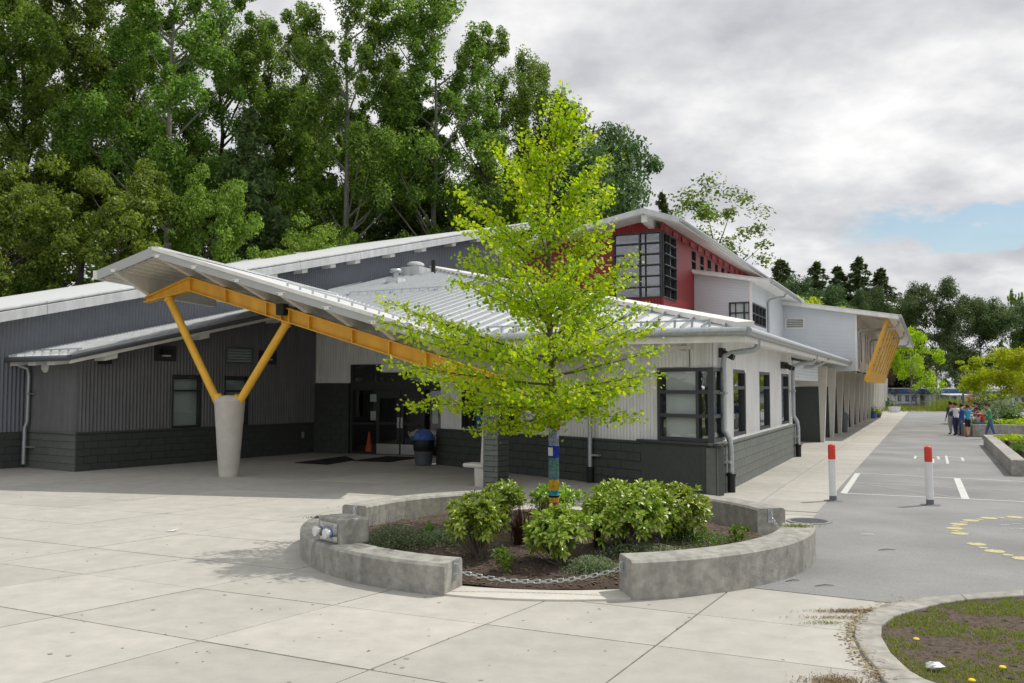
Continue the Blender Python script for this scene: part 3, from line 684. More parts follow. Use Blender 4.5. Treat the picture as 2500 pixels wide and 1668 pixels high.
for i in range(3): a = -.2 - i * .95; obj('rafter_end', MB().hexa([WW.pt(-.5, a, wz(-.5) - .1), WW.pt(-.0, a, wz(0) - .16), WW.pt(0, a - .36, wz(0) - .16), WW.pt(-.5, a - .36, wz(-.5) - .1), WW.pt(-.5, a, wz(-.5) + .05), WW.pt(0, a, wz(0) + .05), WW.pt(0, a - .36, wz(0) + .05), WW.pt(-.5, a - .36, wz(-.5) + .05)]), 'trimwhite', wing)
for uu in (.62, 3.5, 6.35): obj('purlin_end', rakebox(MB(), WW, wz, uu - .17, uu + .17, -.2, .05, .0, OV - .08), 'trimwhite', wing)
mb = MB()
for i in range(6): a = -.2 + .62 - i * .42; q = WW.pt(-.25, a, wz(-.25) + .22); mb.box(q, (.05, .05, .1))
mb.tube([WW.pt(-.25, .6, wz(-.25) + .26), WW.pt(-.25, -2.3, wz(-.25) + .26)], .018, 6); obj('snow_rail', mb, 'galv', wing)
gd = .16; g2 = lambda a, o, z: SW.pt(a, o, z)
obj('downspout', MB().tube([g2(gd - .1, .45, wz(-.55) + .05), g2(gd - .1, .45, wz(0) - .1), g2(gd - .02, .28, wz(0) - .22), g2(gd + .1, .14, wz(0) - .28), g2(gd + .12, .12, wz(0) - .45), g2(gd + .10, .12, 1.25), g2(gd + .05, .16, 1.1), g2(gd + .05, .17, .1)], .055, 10), 'galv', wing, smooth=True)
for z in (2.0, .55): obj('pipe_bracket', SW.box(MB(), gd + .0, gd + .35, z, z + .035, .0, .16), 'galv', wing)

# ---- office wing: walls, corner window, hip roof, entrance
office = thing('office_wing', 'white ribbed office wing with grey block plinth and pale metal hip roof', 'building')
FL = G(1066, 1134); FWl = Wall(FL, CO); RW = Wall(CO, CO + UF * 60)
EC = Vector((4.5, 17.36)); HS = .245; EZ = 3.33                                   # eave corner, roof slope, eave height
def hz(x, y): return EZ + HS * ((x - EC.x) * UF.x + (y - EC.y) * UF.y)            # front slope
def hr(x, y): return EZ + HS * -((x - EC.x) * NF.x + (y - EC.y) * NF.y)           # right slope
def ftop(u): q = FWl.P + FWl.u * u; return min(hz(q.x, q.y), hr(q.x, q.y)) - .17
PT = 1.02
ua, zt_ = FWl.uz(1608, 896, -.1); ub = FWl.len - .16; zt_ = 2.60
sa = FWl.uz(1085, 1000, -.1)[0]; sb = FWl.uz(1140, 1000, -.1)[0]
win1 = (FWl.uz(1128, 1000, -.1)[0], FWl.uz(1272, 1000, -.1)[0], PT + .03, 2.35)
obj('ribbed_wall', corr(FWl, .05, FWl.len - .1, PT, ftop, .10, .014, [(ua, ub + .2, PT, zt_), win1], -.10), 'ribwhite', office)
window(office, FWl, win1[0], win1[1], win1[2], win1[3], -.10, .06, vs=[win1[0] + .35, win1[0] + 1.3], m='doorframe', glass='glassdark')
sg = FWl.uz(1167, 1035, -.1)[0]; obj('blue_sign', FWl.box(MB(), sg - .1, sg + .13, 1.12, 1.45, -.13, -.10), 'bluelid', office)
pl = obj('plinth', FWl.box(RW.box(MB(), .05, 11.7, 0, .98, -.3, .0), 0, FWl.len - .05, 0, .98, -.3, .0), 'mortar', office)
blocks(pl, FWl, 0, FWl.len - 2.0, 0, .96, 'blockshade', o=.015); blocks(pl, RW, .45, 11.7, 0, .96, 'block', o=.015)
FWl.box(mb := MB(), FWl.len - 2.0, FWl.len + .03, 0, .97, -.2, .035); obj('corner_pier', mb, 'blockshade', office)
RW.box(mb := MB(), -.035, .45, 0, .972, -.2, .032); obj('corner_pier', mb, 'block', office)
obj('sill', FWl.box(MB(), 0, FWl.len + .02, .975, PT, -.12, .03), 'blockshade', office); obj('sill', RW.box(MB(), 0, 11.7, .976, PT + .002, -.12, .035), 'block', office)
obj('window_sill', FWl.box(MB(), ua - .5, FWl.len + .10, PT + .003, PT + .045, -.15, .09), 'frame', office); obj('window_sill', RW.box(MB(), -.08, .75, PT + .004, PT + .05, -.15, .09), 'block', office)
h1, h2 = PT + .05 + (zt_ - PT - .05) * .345, PT + .05 + (zt_ - PT - .05) * .67
window(office, FWl, ua, ub, PT + .05, zt_, -.06, .075, vs=[ub - .35], hs=[h1, h2], glass='glass', blind='blind', blindspan=(ua + .1, ub - .38), dep=.10)
rb_ = RW.uz(1762, 1000, -.1)[0]
window(office, RW, .0, rb_, PT + .05, zt_, -.06, .075, hs=[h1, h2], glass='glass', blind='blindgreen', blindspan=(.25, rb_ - .05), dep=.10)
rw = []
for x0, x1, y0 in ((1790, 1820, 903), (1855, 1880, 911), (1907.5, 1926, 917)):
    a, _ = RW.uz(x0, 1000, -.1); b, _ = RW.uz(x1, 1000, -.1); rw.append((a, b, PT + .06, 2.60))
rtop = lambda u: hr(*RW.pt(u, -.1, 0)[:2]) - .15
obj('panel_wall', corr(RW, .02, 11.7, PT, rtop, .30, .008, [(0, rb_, PT, zt_)] + rw, -.10), 'ribwhite', office)
for a, b, z0, z1 in rw: window(office, RW, a, b, z0, z1, -.10, .075, hs=[z1 - .42], glass='glassdark', dep=.14, proud=.0)
for a in (.78, 11.3):       # downspouts on the right-hand wall
    obj('downspout', MB().tube([RW.pt(a + .25, .68, EZ - .12), RW.pt(a + .25, .66, EZ - .30), RW.pt(a + .2, .58, EZ - .36), RW.pt(a + .05, .16, EZ - .42), RW.pt(a, .03, EZ - .48), RW.pt(a, .0, EZ - .62), RW.pt(a, .0, 1.30), RW.pt(a + .03, .10, 1.12), RW.pt(a + .03, .13, .9), RW.pt(a + .03, .13, .38)], .062, 12), 'galv', office, smooth=True)
    obj('drain_boot', MB().lathe([(.085, .01), (.085, .34), (.10, .34), (.10, .40), (.07, .42)], RW.pt(a + .03, .13, 0), 12), 'black', office)
    for z in (2.05, .62): obj('pipe_bracket', RW.box(MB(), a - .18, a + .10, z, z + .05, -.1, .07 if z > 1 else .16), 'galv', office)
lamp = [(.95, 2.92), (9.6, 2.85), (10.2, 2.85)]
for a, z in lamp:
    q = obj('flood_light', RW.box(MB(), a - .2, a + .12, z - .1, z + .1, -.1, .0), 'doorframe', office); obj('lamp_head', MB().hexa([RW.pt(a - .18, .18, z - .16), RW.pt(a + .05, .18, z - .16), RW.pt(a + .05, .001, z - .06), RW.pt(a - .18, .001, z - .06), RW.pt(a - .18, .22, z - .05), RW.pt(a + .05, .22, z - .05), RW.pt(a + .05, .001, z + .06), RW.pt(a - .18, .001, z + .06)]), 'black', q)
ud = FWl.uz(1448, 1050)[0]
obj('downspout', MB().tube([FWl.pt(ud, .30, ftop(ud) - .05), FWl.pt(ud, .12, ftop(ud) - .3), FWl.pt(ud, .10, ftop(ud) - .5), FWl.pt(ud, .10, .3)], .055, 10), 'galv', office, smooth=True)
obj('drain_boot', MB().lathe([(.075, .01), (.075, .3), (.09, .3), (.09, .35), (.06, .37)], FWl.pt(ud, .10, 0), 12), 'black', office)
obj('pipe_bracket', FWl.box(MB(), ud, ud + .28, .62, .66, 0, .12), 'galv', office)
cl0, cl1 = FWl.uz(1480, 850, -.1)[0], FWl.uz(1692, 850, -.1)[0]                       # high recess under the soffit
q = obj('clerestory_frame', FWl.box(FWl.box(MB(), cl0, cl1, 2.98, 3.06, -.11, .0), cl1 - .09, cl1, 3.062, 3.5, -.11, .0), 'trimwhite', office)
obj('header_panel', corr(FWl, FWl.uz(1520, 850, -.03)[0], FWl.uz(1680, 850, -.03)[0], 2.62, 2.97, .10, .014, (), -.05), 'ribwhite', office)

# hip roof
g_top = None
def on_gym(px):                                                            # plan point on the gym wall at a pixel column
    a, _ = GWl.uz(px, 700); return Vector(GWl.pt(a, .04, 0)[:2])
HA = on_gym(1049); GA = on_gym(795)
AX = Vector((-8.22, 23.15)); RD = Vector((.2, .98)).normalized(); MD = Vector((RD.y, -RD.x)); RZ = 5.52; CS = .30
def cz(x, y): return RZ - CS * (Vector((x, y)) - AX).dot(MD)                # canopy right slope
def cl(x, y): return RZ + CS * (Vector((x, y)) - AX).dot(MD)                # canopy left slope
def solve(f, g, p, d):                                                     # p + t d where f = g
    t0, t1 = 0.0, 1.0; e0 = f(*p) - g(*p); q = p + d; e1 = f(*q) - g(*q); t = -e0 / (e1 - e0); return p + d * t
RE = solve(lambda x, y: RZ, hz, AX, RD)                                     # ridge meets hip roof
VB = solve(cz, hz, EC - NF * 5.0, -NF)                                     # valley at the eave line
fr = [tuple(EC), tuple(HA), tuple(GA), tuple(RE), tuple(VB)]
roof = obj('roof', MB().prism(fr, lambda x, y: hz(x, y) - .16, lambda x, y: hz(x, y) - .09), 'trimwhite', office)
seamroof(roof, fr, hz, -NF, .42, .05)
HB = EC + UF * 46 - NF * 0
rr = [tuple(EC), tuple(EC + UF * 46), tuple(EC + UF * 46 - NF * 3.6), tuple(EC + UF * 21 - NF * 3.6), tuple(EC + UF * 14 - NF * 9), tuple(HA + Vector((.3, -.5)))]
rr = [tuple(EC), tuple(EC + UF * 46), tuple(EC + UF * 46 - NF * 3.4), tuple(EC + UF * 3.4 - NF * 3.4)]
obj('roof_slope', MB().prism(rr, lambda x, y: hr(x, y) - .16, lambda x, y: hr(x, y) - .09), 'trimwhite', office)
rr2 = clip2([tuple(EC), tuple(EC + UF * 46), tuple(EC + UF * 46 - NF * 6), tuple(EC + UF * 6 - NF * 6)], 0, 0, 1)
seamroof(obj('roof_slope', MB().prism(rr, lambda x, y: hr(x, y) - .085, lambda x, y: hr(x, y) - .06), 'roofedge', office), rr, hr, UF, .9, .05)
hd = (HA - EC)
obj('hip_cap', MB().hexa([(*(EC + NF * .10 + Vector((.05, -.1))), EZ + .03), (*(HA + NF * .16), hz(*HA) + .03), (*(HA - NF * .16), hz(*HA) + .03), (*(EC - NF * .16), EZ + .03), (*(EC + NF * .10 + Vector((.05, -.1))), EZ + .13), (*(HA + NF * .16), hz(*HA) + .14), (*(HA - NF * .16), hz(*HA) + .14), (*(EC - NF * .16), EZ + .13)]), 'trimwhite', roof)
EN = -UF
obj('gutter', MB().tube([(*(EC + NF * .05 + EN * .06), EZ - .05), (*(VB + EN * .06), EZ - .05)], .085, 12), 'galv', office, smooth=True)
obj('gutter', MB().tube([(*(EC + NF * .06 + EN * .06), EZ - .052), (*(EC + UF * 46 + NF * .06), EZ - .052)], .085, 12), 'galv', office, smooth=True)
obj('eave_board', MB().hexa([(*(EC + NF * .0 + EN * -.02), EZ - .26), (*(VB - EN * .02), EZ - .26), (*(VB - EN * .10), EZ - .26), (*(EC - EN * .10), EZ - .26), (*(EC - EN * .02), EZ - .11), (*(VB - EN * .02), EZ - .11), (*(VB - EN * .10), EZ - .11), (*(EC - EN * .10), EZ - .11)]), 'trimwhite', office)
obj('eave_board', MB().hexa([(*(EC - NF * .02), EZ - .24), (*(EC - NF * .02 + UF * 46), EZ - .24), (*(EC - NF * .10 + UF * 46), EZ - .24), (*(EC - NF * .10), EZ - .24), (*(EC - NF * .02), EZ - .112), (*(EC - NF * .02 + UF * 46), EZ - .112), (*(EC - NF * .10 + UF * 46), EZ - .112), (*(EC - NF * .10), EZ - .112)]), 'trimwhite', office)
obj('soffit', MB().prism([tuple(EC - NF * .1), tuple(EC + UF * 46 - NF * .1), tuple(EC + UF * 46 - NF * 1.9), tuple(EC + UF * .6 - NF * 1.2)], lambda x, y: EZ - .2 + HS * .5 * -((x - EC.x) * NF.x + (y - EC.y) * NF.y), lambda x, y: EZ - .18 + HS * .5 * -((x - EC.x) * NF.x + (y - EC.y) * NF.y)), 'trimwhite', office)
obj('eave_beam', MB().tube([(*(EC - NF * 1.5 - EN * 1.2), EZ - .28), (*(VB - EN * 1.5 - NF * .3), EZ - .28)], .15, 10), 'trimwhite', office, smooth=True)
mb = MB(); rail0, rail1 = EC - NF * .75 + UF * .3, VB + NF * .8 + UF * .3
n_ = 14
for i in range(n_ + 1): q = rail0.lerp(rail1, i / n_); mb.box((q.x, q.y, hz(*q) + .07), (.04, .06, .16), math.atan2(NF.y, NF.x))
mb.tube([(*rail0, hz(*rail0) + .13), (*rail1, hz(*rail1) + .13)], .02, 6); obj('snow_rail', mb, 'galv', roof)
def hpt(px, py):                                                           # point on the hip roof seen at a pixel
    d = ray(px, py); a = Vector((d[0], d[1])); k0 = EZ + HS * (-EC.x * UF.x - EC.y * UF.y); k1 = HS * (d[0] * UF.x + d[1] * UF.y); t = (k0 - EYE) / (d[2] - k1); return Vector((d[0] * t, d[1] * t, EYE + d[2] * t))
mb = MB(); pts = [hpt(855, 722), hpt(1090, 708)]
for i in range(12): q = pts[0].lerp(pts[1], i / 11); mb.box((q.x, q.y, q.z + .06), (.05, .05, .14))
mb.tube([pts[0] + Vector((0, 0, .12)), pts[1] + Vector((0, 0, .12))], .022, 6); obj('snow_rail', mb, 'galv', roof)
rz_ = math.atan2(NF.y, NF.x)
v = hpt(966, 690); vt = obj('roof_vent', MB().box((v.x, v.y, v.z + .02), (.55, .55, .26), rz_), 'roofedge', roof)
obj('stack', MB().lathe([(.12, .12), (.12, .40), (.22, .40), (.235, .46), (.2, .52), (0, .54)], (v.x, v.y, v.z), 18), 'galv', vt, smooth=True)
v = hpt(1014, 670); vt = obj('roof_vent', MB().box((v.x, v.y, v.z + .06), (.9, .9, .42), rz_), 'roofedge', roof)
obj('fan_cap', MB().lathe([(.30, .27), (.30, .33), (.38, .36), (.35, .45), (.22, .51), (0, .53)], (v.x, v.y, v.z), 20), 'roofedge', vt, smooth=True)
v = hpt(1058, 668); obj('vent_pipe', MB().lathe([(.09, -.1), (.09, .55), (.06, .56)], (v.x, v.y, v.z), 10), 'black', roof)

# entrance wall
DN = Wall(E0 + WW.u * .0, E0 + WW.u * .0 - NF * -7.5)
def dtop(u): q = DN.P + DN.u * u; return max(cz(q.x, q.y), hz(q.x, q.y)) - .12
d0, d1 = DN.uz(857, 1000)[0], DN.uz(1072, 1000)[0]
tz1 = DN.uz(900, 890)[1]
obj('ribbed_wall', corr(DN, 0, DN.len, 2.33, dtop, .10, .014, [(d0 - .0, d1 + .4, 2.0, tz1)]), 'ribwhite', office)
ds_ = obj('dark_pier', DN.box(MB(), -.1, d0 - .06, 0, 2.33, -.3, .04), 'mortar', office)
blocks(ds_, DN, -.1, d0 - .06, 0, 2.3, 'blockshade', o=.055)
lob = obj('lobby', MB().add([DN.pt(-.2, -.3, .02), DN.pt(7.0, -.3, .02), DN.pt(7.0, -5, .02), DN.pt(-.2, -5, .02), DN.pt(-.2, -.3, 3), DN.pt(7.0, -.3, 3), DN.pt(7.0, -5, 3), DN.pt(-.2, -5, 3)], [(0, 1, 2, 3), (7, 6, 5, 4), (1, 5, 6, 2), (2, 6, 7, 3), (3, 7, 4, 0)]), 'interior', office)
xs = [DN.uz(p, 1000)[0] for p in (857, 918, 977, 1034, 1045, 1090)]
zs = 2.10; hb = 2.38
ef = MB()
DN.box(ef, xs[0], xs[5], zs, hb, -.12, .05); DN.box(ef, xs[0], xs[5], tz1 - .06, tz1, -.12, .05)
for x_ in (xs[0], xs[1], xs[5] - .06): DN.box(ef, x_ - .0, x_ + .06, hb, tz1 - .06, -.11, .045)
for x_ in (xs[0], xs[3] - .02, xs[5] - .07): DN.box(ef, x_, x_ + .09, 0, zs, -.12, .05)
DN.box(ef, xs[0] + .09, xs[1], 0, .09, -.1, .04); DN.box(ef, xs[0] + .09, xs[1], .98, 1.03, -.1, .04)
obj('door_frame', ef, 'doorframe', office)
for a, b, z0, z1 in ((xs[0] + .09, xs[1], .09, .98), (xs[0] + .09, xs[1], 1.03, zs), (xs[4] + .03, xs[5] - .07, .1, zs), (xs[0] + .06, xs[1], hb, tz1 - .06), (xs[1] + .06, xs[5] - .06, hb, tz1 - .06)):
    obj('pane', DN.box(MB(), a, b, z0, z1, -.05, -.04), 'glassdark' if z0 > 2 else 'glass', office)
for a, b, hs_ in ((xs[1], xs[2], 1), (xs[2], xs[3], 0)):
    dmb = MB(); f_ = .13
    DN.box(dmb, a + .012, a + f_, .02, zs - .01, -.08, .0); DN.box(dmb, b - f_, b - .012, .02, zs - .01, -.08, .0); DN.box(dmb, a + f_, b - f_, .02, .38, -.08, .0); DN.box(dmb, a + f_, b - f_, zs - .26, zs - .01, -.08, .0); DN.box(dmb, a + f_, b - f_, .98, 1.06, -.08, -.01)
    dr = obj('door', dmb, 'doorframe', office)
    for z0, z1 in ((.38, .98), (1.06, zs - .26)): obj('pane', DN.box(MB(), a + f_, b - f_, z0, z1, -.045, -.035), 'glass', dr)
    obj('kick_plate', DN.box(MB(), a + .03, b - .03, .04, .36, .001, .006), 'steel', dr)
    ha = b - .10 if hs_ else a + .03
    obj('push_bar', DN.box(MB(), a + f_, b - f_, 1.0, 1.04, -.13, -.09), 'blind', dr)
    obj('handle', DN.box(DN.box(MB(), ha, ha + .07, .88, 1.22, .001, .012), ha + .015, ha + .055, .92, 1.06, .013, .05), 'steel', dr)
for a, z, w_, h_ in ((xs[1] - .28, 1.72, .25, .24), (xs[1] - .26, .96 + .15, .21, .30), (xs[4] + .12, 1.05, .2, .55)):
    obj('notice', DN.box(MB(), a, a + w_, z, z + h_, -.075, -.07), 'paper', office)
obj('threshold', DN.box(MB(), xs[0], xs[3] + .2, .001, .02, -.1, .35), 'cast', office)
# soffit box above the door
obj('downstand', DN.box(MB(), d0 + 1.75, d0 + 3.6, 2.66, 3.15, .3, .9), 'trimwhite', office)

# ---- entrance canopy
can = thing('entrance_canopy', 'folded white metal canopy carried by a yellow steel beam and V struts', 'canopy')
VBs, PBs = G(558, 1163), G(1210, 1188); BW = Wall(VBs - (PBs - VBs).normalized() * 5, PBs)
def buz(px, py): return BW.uz(px, py)
ax_u, ax_z = buz(468, 677); lf_u, lf_z = buz(358, 727); bs = (buz(905, 815)[1] - ax_z) / (buz(905, 815)[0] - ax_u)
en_u = BW.len + .25; bls = (lf_z - ax_z) / (lf_u - ax_u)
def btop(u): return ax_z + (u - ax_u) * (bs if u > ax_u else bls)
BD = .36
def ibeam(u0, u1, d0_, d1_):
    mb = MB()
    for (o0, o1, a, b) in ((-.016, .016, None, None), (-.12, .12, 't', None), (-.12, .12, 'b', None)):
        z = []
        for u_, D in ((u0, d0_), (u1, d1_)):
            t = btop(u_); z.append((t - D, t) if a is None else ((t - .03, t) if a == 't' else (t - D - .0, t - D + .03)))
        k = .004 if a else .03
        mb.hexa([BW.pt(u0, o1, z[0][0]), BW.pt(u1, o1, z[1][0]), BW.pt(u1, o0, z[1][0]), BW.pt(u0, o0, z[0][0]), BW.pt(u0, o1, z[0][1]), BW.pt(u1, o1, z[1][1]), BW.pt(u1, o0, z[1][1]), BW.pt(u0, o0, z[0][1])])
    return mb
bm = obj('beam', ibeam(ax_u, en_u, BD, BD), 'yellow', can)
obj('beam', ibeam(lf_u, ax_u, .14, BD), 'yellow', can)
uu = ax_u + .02; k = 0
for px in (468, 556, 655, 711, 703 - 12, 760, 865, 955, 1045, 1120):
    u_ = buz(px, 760)[0]; t = btop(u_)
    for o0, o1 in ((.017, .115), (-.115, -.017)): obj('stiffener', BW.box(MB(), u_ - .012, u_ + .012, t - BD + .031, t - .031, o0, o1), 'yellow', bm)
tc_ = BW.uz(558, 972)[0]
def strut(px0, py0, px1, py1):
    a, b = BW.uz(px0, py0), BW.uz(px1, py1); obj('strut', MB().tube([BW.pt(a[0], 0, a[1]), BW.pt(b[0], 0, b[1])], .098, 16), 'yellow', can, smooth=True)
strut(536, 992, 410, 724); strut(578, 992, 702, 786)
for px, py, qx, qy in ((412, 729, 424, 754), (700, 789, 688, 808)):
    a, b = BW.uz(px, py), BW.uz(qx, qy); cl_o = obj('collar', MB().tube([BW.pt(a[0], 0, a[1]), BW.pt(a[0] + (b[0] - a[0]) * .22, 0, a[1] + (b[1] - a[1]) * .22)], .125, 16), 'yellow', can, smooth=True)
for px, py, qx, qy in ((536, 978, 530, 966), (578, 978, 584, 968)):
    a, b = BW.uz(px, py), BW.uz(qx, qy); obj('collar', MB().tube([BW.pt(a[0], 0, a[1]), BW.pt(b[0], 0, b[1])], .113, 16), 'yellow', can, smooth=True)
u_, z_ = buz(697, 755); obj('spot_lamp', BW.box(MB(), u_ - .1, u_ + .1, z_ - .16, z_ + .12, .02, .26), 'black', can)
# tapered concrete foot
obj('concrete_foot', MB().lathe([(.235, 0), (.37, 1.86), (.30, 1.93), (.16, 1.99), (0, 1.99)], (VBs.x, VBs.y, 0), 40), 'castlight', can, smooth=True)
# roof planes
OH = 1.78
FA = AX - RD * OH; bd = BW.u
FR = FA + bd * 7.6; FLt = FA - bd * 1.62
right = [tuple(FA), tuple(FR), tuple(VB + Vector((.02, -.05))), tuple(RE)]
BKL = FLt + RD * 9.3; BKR = AX + RD * 7.6
left = [tuple(FA), tuple(FLt), tuple(BKL), tuple(BKR)]
rp = obj('roof', MB().prism(right, lambda x, y: cz(x, y) - .07, cz), 'roofmetal', can)
lp = obj('roof', MB().prism(left, lambda x, y: cl(x, y) - .07, cl), 'roofmetal', can)
# ribbed steel deck underneath
dk = MB(); k = 0.0
def deck(fz, A, B, n, length):
    pr = []; wd_ = (B - A).length
    for i in range(n):
        for fr_, h in ((0, 0), (.3, 0), (.45, 1), (.75, 1)): pr.append(((i + fr_ + .0) / n, -h * .07))
    pr.append((1, 0))
    for (t0, h0), (t1, h1) in zip(pr, pr[1:]):
        p, q = A.lerp(B, t0), A.lerp(B, t1); P, Q = p + RD * length, q + RD * length
        dk.add([(*p, fz(*p) - .13 + h0), (*q, fz(*q) - .13 + h1), (*Q, fz(*Q) - .13 + h1), (*P, fz(*P) - .13 + h0)], [(0, 1, 2, 3)])
deck(cl, FA + RD * .1, FLt + RD * .1, 9, 7.3); deck(cz, FA + RD * .1, FR + RD * .1 + bd * -.3, 42, 4.6)
obj('deck', dk, 'trimwhite', can)
def edgeboard(A, B, fz, h0, h1, th):
    d = (B - A).normalized(); n_ = Vector((d.y, -d.x)) * th
    return MB().hexa([(*(A + n_), fz(*A) + h0), (*(B + n_), fz(*B) + h0), (*B, fz(*B) + h0), (*A, fz(*A) + h0), (*(A + n_), fz(*A) + h1), (*(B + n_), fz(*B) + h1), (*B, fz(*B) + h1), (*A, fz(*A) + h1)])
obj('fascia', edgeboard(FA, FR, cz, -.22, .012, .05), 'fasciashade', rp); obj('edge_trim', edgeboard(FA - RD * .051, FR - RD * .051, cz, -.055, .03, .02), 'trimwhite', rp)
obj('fascia', edgeboard(FLt, FA, cl, -.22, .012, .05), 'fasciashade', lp); obj('eave_flashing', edgeboard(BKL, FLt, cl, -.2, .01, .16), 'trimwhite', lp)
rr_ = MB(); q0, q1 = FA + bd * 2.6 + RD * 2.2, FR + RD * 1.7
for i in range(14): q = q0.lerp(q1, i / 13); rr_.box((q.x, q.y, cz(*q) + .05), (.05, .05, .12))
rr_.tube([(*q0, cz(*q0) + .1), (*q1, cz(*q1) + .1)], .025, 6); obj('snow_rail', rr_, 'roofedge', rp)
obj('ridge_cap', MB().prism([tuple(FA - MD * .14), tuple(FA + MD * .14), tuple(RE + MD * .14), tuple(RE - MD * .14)], RZ - .02, RZ + .03), 'roofedge', can)
# purlins resting on the beam, tapering to the front edge
pu = [ax_u - 1.30, ax_u - .0, ax_u + 1.05, ax_u + 2.25, ax_u + 3.42, ax_u + 4.6, ax_u + 5.75, ax_u + 6.9]
for u_ in pu:
    base = Vector(BW.pt(u_, 0, 0)[:2]); f_ = cz if u_ >= ax_u - .01 else cl
    zt0 = f_(*base) - .14; zb0 = btop(u_) + .005
    fp = base - RD * (OH - .26); bp = base + RD * 3.2; mb = MB(); s_ = MD * .055
    zf_ = f_(*fp) - .14
    mb.hexa([(*(fp - s_), zf_ - .06), (*(fp + s_), zf_ - .06), (*(base + s_), zb0), (*(base - s_), zb0), (*(fp - s_), zf_), (*(fp + s_), zf_), (*(base + s_), zt0), (*(base - s_), zt0)])
    mb.hexa([(*(base - s_), zb0), (*(base + s_), zb0), (*(bp + s_), zb0), (*(bp - s_), zb0), (*(base - s_), zt0), (*(base + s_), zt0), (*(bp + s_), zt0), (*(bp - s_), zt0)])
    s2 = MD * .11
    mb.hexa([(*(fp - s2), zf_ - .001), (*(fp + s2), zf_ - .001), (*(bp + s2), zt0 - .001), (*(bp - s2), zt0 - .001), (*(fp - s2), zf_ + .012), (*(fp + s2), zf_ + .012), (*(bp + s2), zt0 + .012), (*(bp - s2), zt0 + .012)])
    obj('purlin', mb, 'trimwhite', can)

# block pillar under the low end of the beam, and the bench built against it
pc = G(1215, 1193); a_ = math.atan2(.42, .907)
PW1 = Wall(G(1177, 1190), pc); pr_d = Vector((PW1.u.y, -PW1.u.x)); PW1 = Wall(pc - PW1.u * .40, pc); PW2 = Wall(pc, pc - PW1.n * .42)
pil = thing('block_pillar', 'dark green block pillar under the low end of the yellow beam', 'pillar')
core = obj('core', MB().prism([tuple(PW1.P + PW1.u * .02 - PW1.n * .02), tuple(pc - PW1.u * .02 - PW1.n * .02), tuple(pc - PW1.u * .02 - PW1.n * .4), tuple(PW1.P - PW1.n * .4 + PW1.u * .02)], 0, 2.12), 'mortar', pil)
blocks(core, PW1, 0, .40, 0, 2.1, 'block', bw=.6, bh=.116, o=-.01); blocks(core, PW2, 0, .42, 0, 2.1, 'blockshade', bw=.6, bh=.116, o=-.01)
bn = thing('pillar_bench', 'white concrete bench with tall tapering end standing against the block pillar', 'bench')
b0 = PW1.P; bu = -PW1.u; bn_ = PW1.n
def bpt(d, o, z): q = b0 + bu * d + bn_ * o; return (q.x, q.y, z)
obj('seat', MB().hexa([bpt(.02, -.05, .40), bpt(.62, -.05, .40), bpt(.62, -.46, .40), bpt(.02, -.46, .40), bpt(.02, -.05, .50), bpt(.62, -.05, .50), bpt(.62, -.46, .50), bpt(.02, -.46, .50)]), 'castlight', bn, bevel=.04)
obj('leg', MB().hexa([bpt(.04, -.08, 0), bpt(.28, -.08, 0), bpt(.28, -.46, 0), bpt(.04, -.46, 0), bpt(.02, -.08, .40), bpt(.30, -.08, .40), bpt(.30, -.46, .40), bpt(.02, -.46, .40)]), 'castlight', bn)
obj('backrest', MB().hexa([bpt(.015, -.10, .501), bpt(.14, -.10, .501), bpt(.14, -.46, .501), bpt(.015, -.46, .501), bpt(.015, -.10, 1.85), bpt(.06, -.10, 1.85), bpt(.06, -.46, 1.85), bpt(.015, -.46, 1.85)]), 'castlight', bn)
for k_, (p, q, r_, s_) in enumerate((((790, 1123), (860, 1113), (865, 1126), (800, 1134)), )): pass
mt0 = [(720, 1131), (845, 1115), (866, 1124), (800, 1135)]
mt1 = [(862, 1126), (945, 1115), (1020, 1118), (952, 1129)]
for pts_, lb in ((mt0, 'black doormat left of the entrance, the nearer of two'), (mt1, 'black doormat right in front of the double doors')):
    tag(obj('doormat', MB().prism([tuple(G(*p)) for p in pts_], .002, .02), 'mat'), lb, 'doormat')

# ---- red classroom block
red = thing('red_classroom_block', 'red ribbed two-storey block with gridded corner window and white overhanging roof', 'building')
RC = Vector((5.03, 30.0)); RF = Wall(RC - NF * 9, RC); RR = Wall(RC, RC + UF * 24)
def rz_front(u): s = u - 9.0; return 8.0 + (.20 * (s + 1.2) if s < -1.2 else -.33 * (s + 1.2)) - .12
uL = 9.0 - 1.70; zb_, zt2 = 5.20, 7.42
obj('ribbed_wall', corr(RF, 4.0, 9.0, 3.2, rz_front, .10, .022, [(uL, 9.2, zb_, zt2)]), 'red', red)
rwin = []
for x0, x1 in ((1350, 1405), (1450, 1495), (1535, 1578), (1620, 1655), (1690, 1728), (1762, 1797), (1830, 1860)):
    a, b = RR.uz(1400 + x0 * .2128, 640)[0], RR.uz(1400 + x1 * .2128, 640)[0]; rwin.append((a, b, 6.58, 7.40))
obj('ribbed_wall', corr(RR, 0, 24, 3.2, 7.75, .14, .012, [(-.1, 1.72, zb_, zt2)] + rwin), 'red', red)
obj('corner_trim', MB().box((RC.x + .01, RC.y - .02, 4.2), (.07, .07, 2.0), math.atan2(UF.y, UF.x)), 'red', red); obj('corner_trim', MB().box((RC.x + .01, RC.y - .02, 7.62), (.07, .07, .36), math.atan2(UF.y, UF.x)), 'red', red)
hs = [zb_ + (zt2 - zb_) * i / 6 for i in range(1, 6)]
window(red, RF, uL, 9.0, zb_, zt2, .0, .036, vs=[9.0 - .78], hs=hs, glass='glasssky', dep=.10, proud=.05, fin=.03)
window(red, RR, .0, 1.72, zb_, zt2, .0, .036, vs=[.85], hs=hs, glass='glasssky', dep=.10, proud=.05, fin=.06)
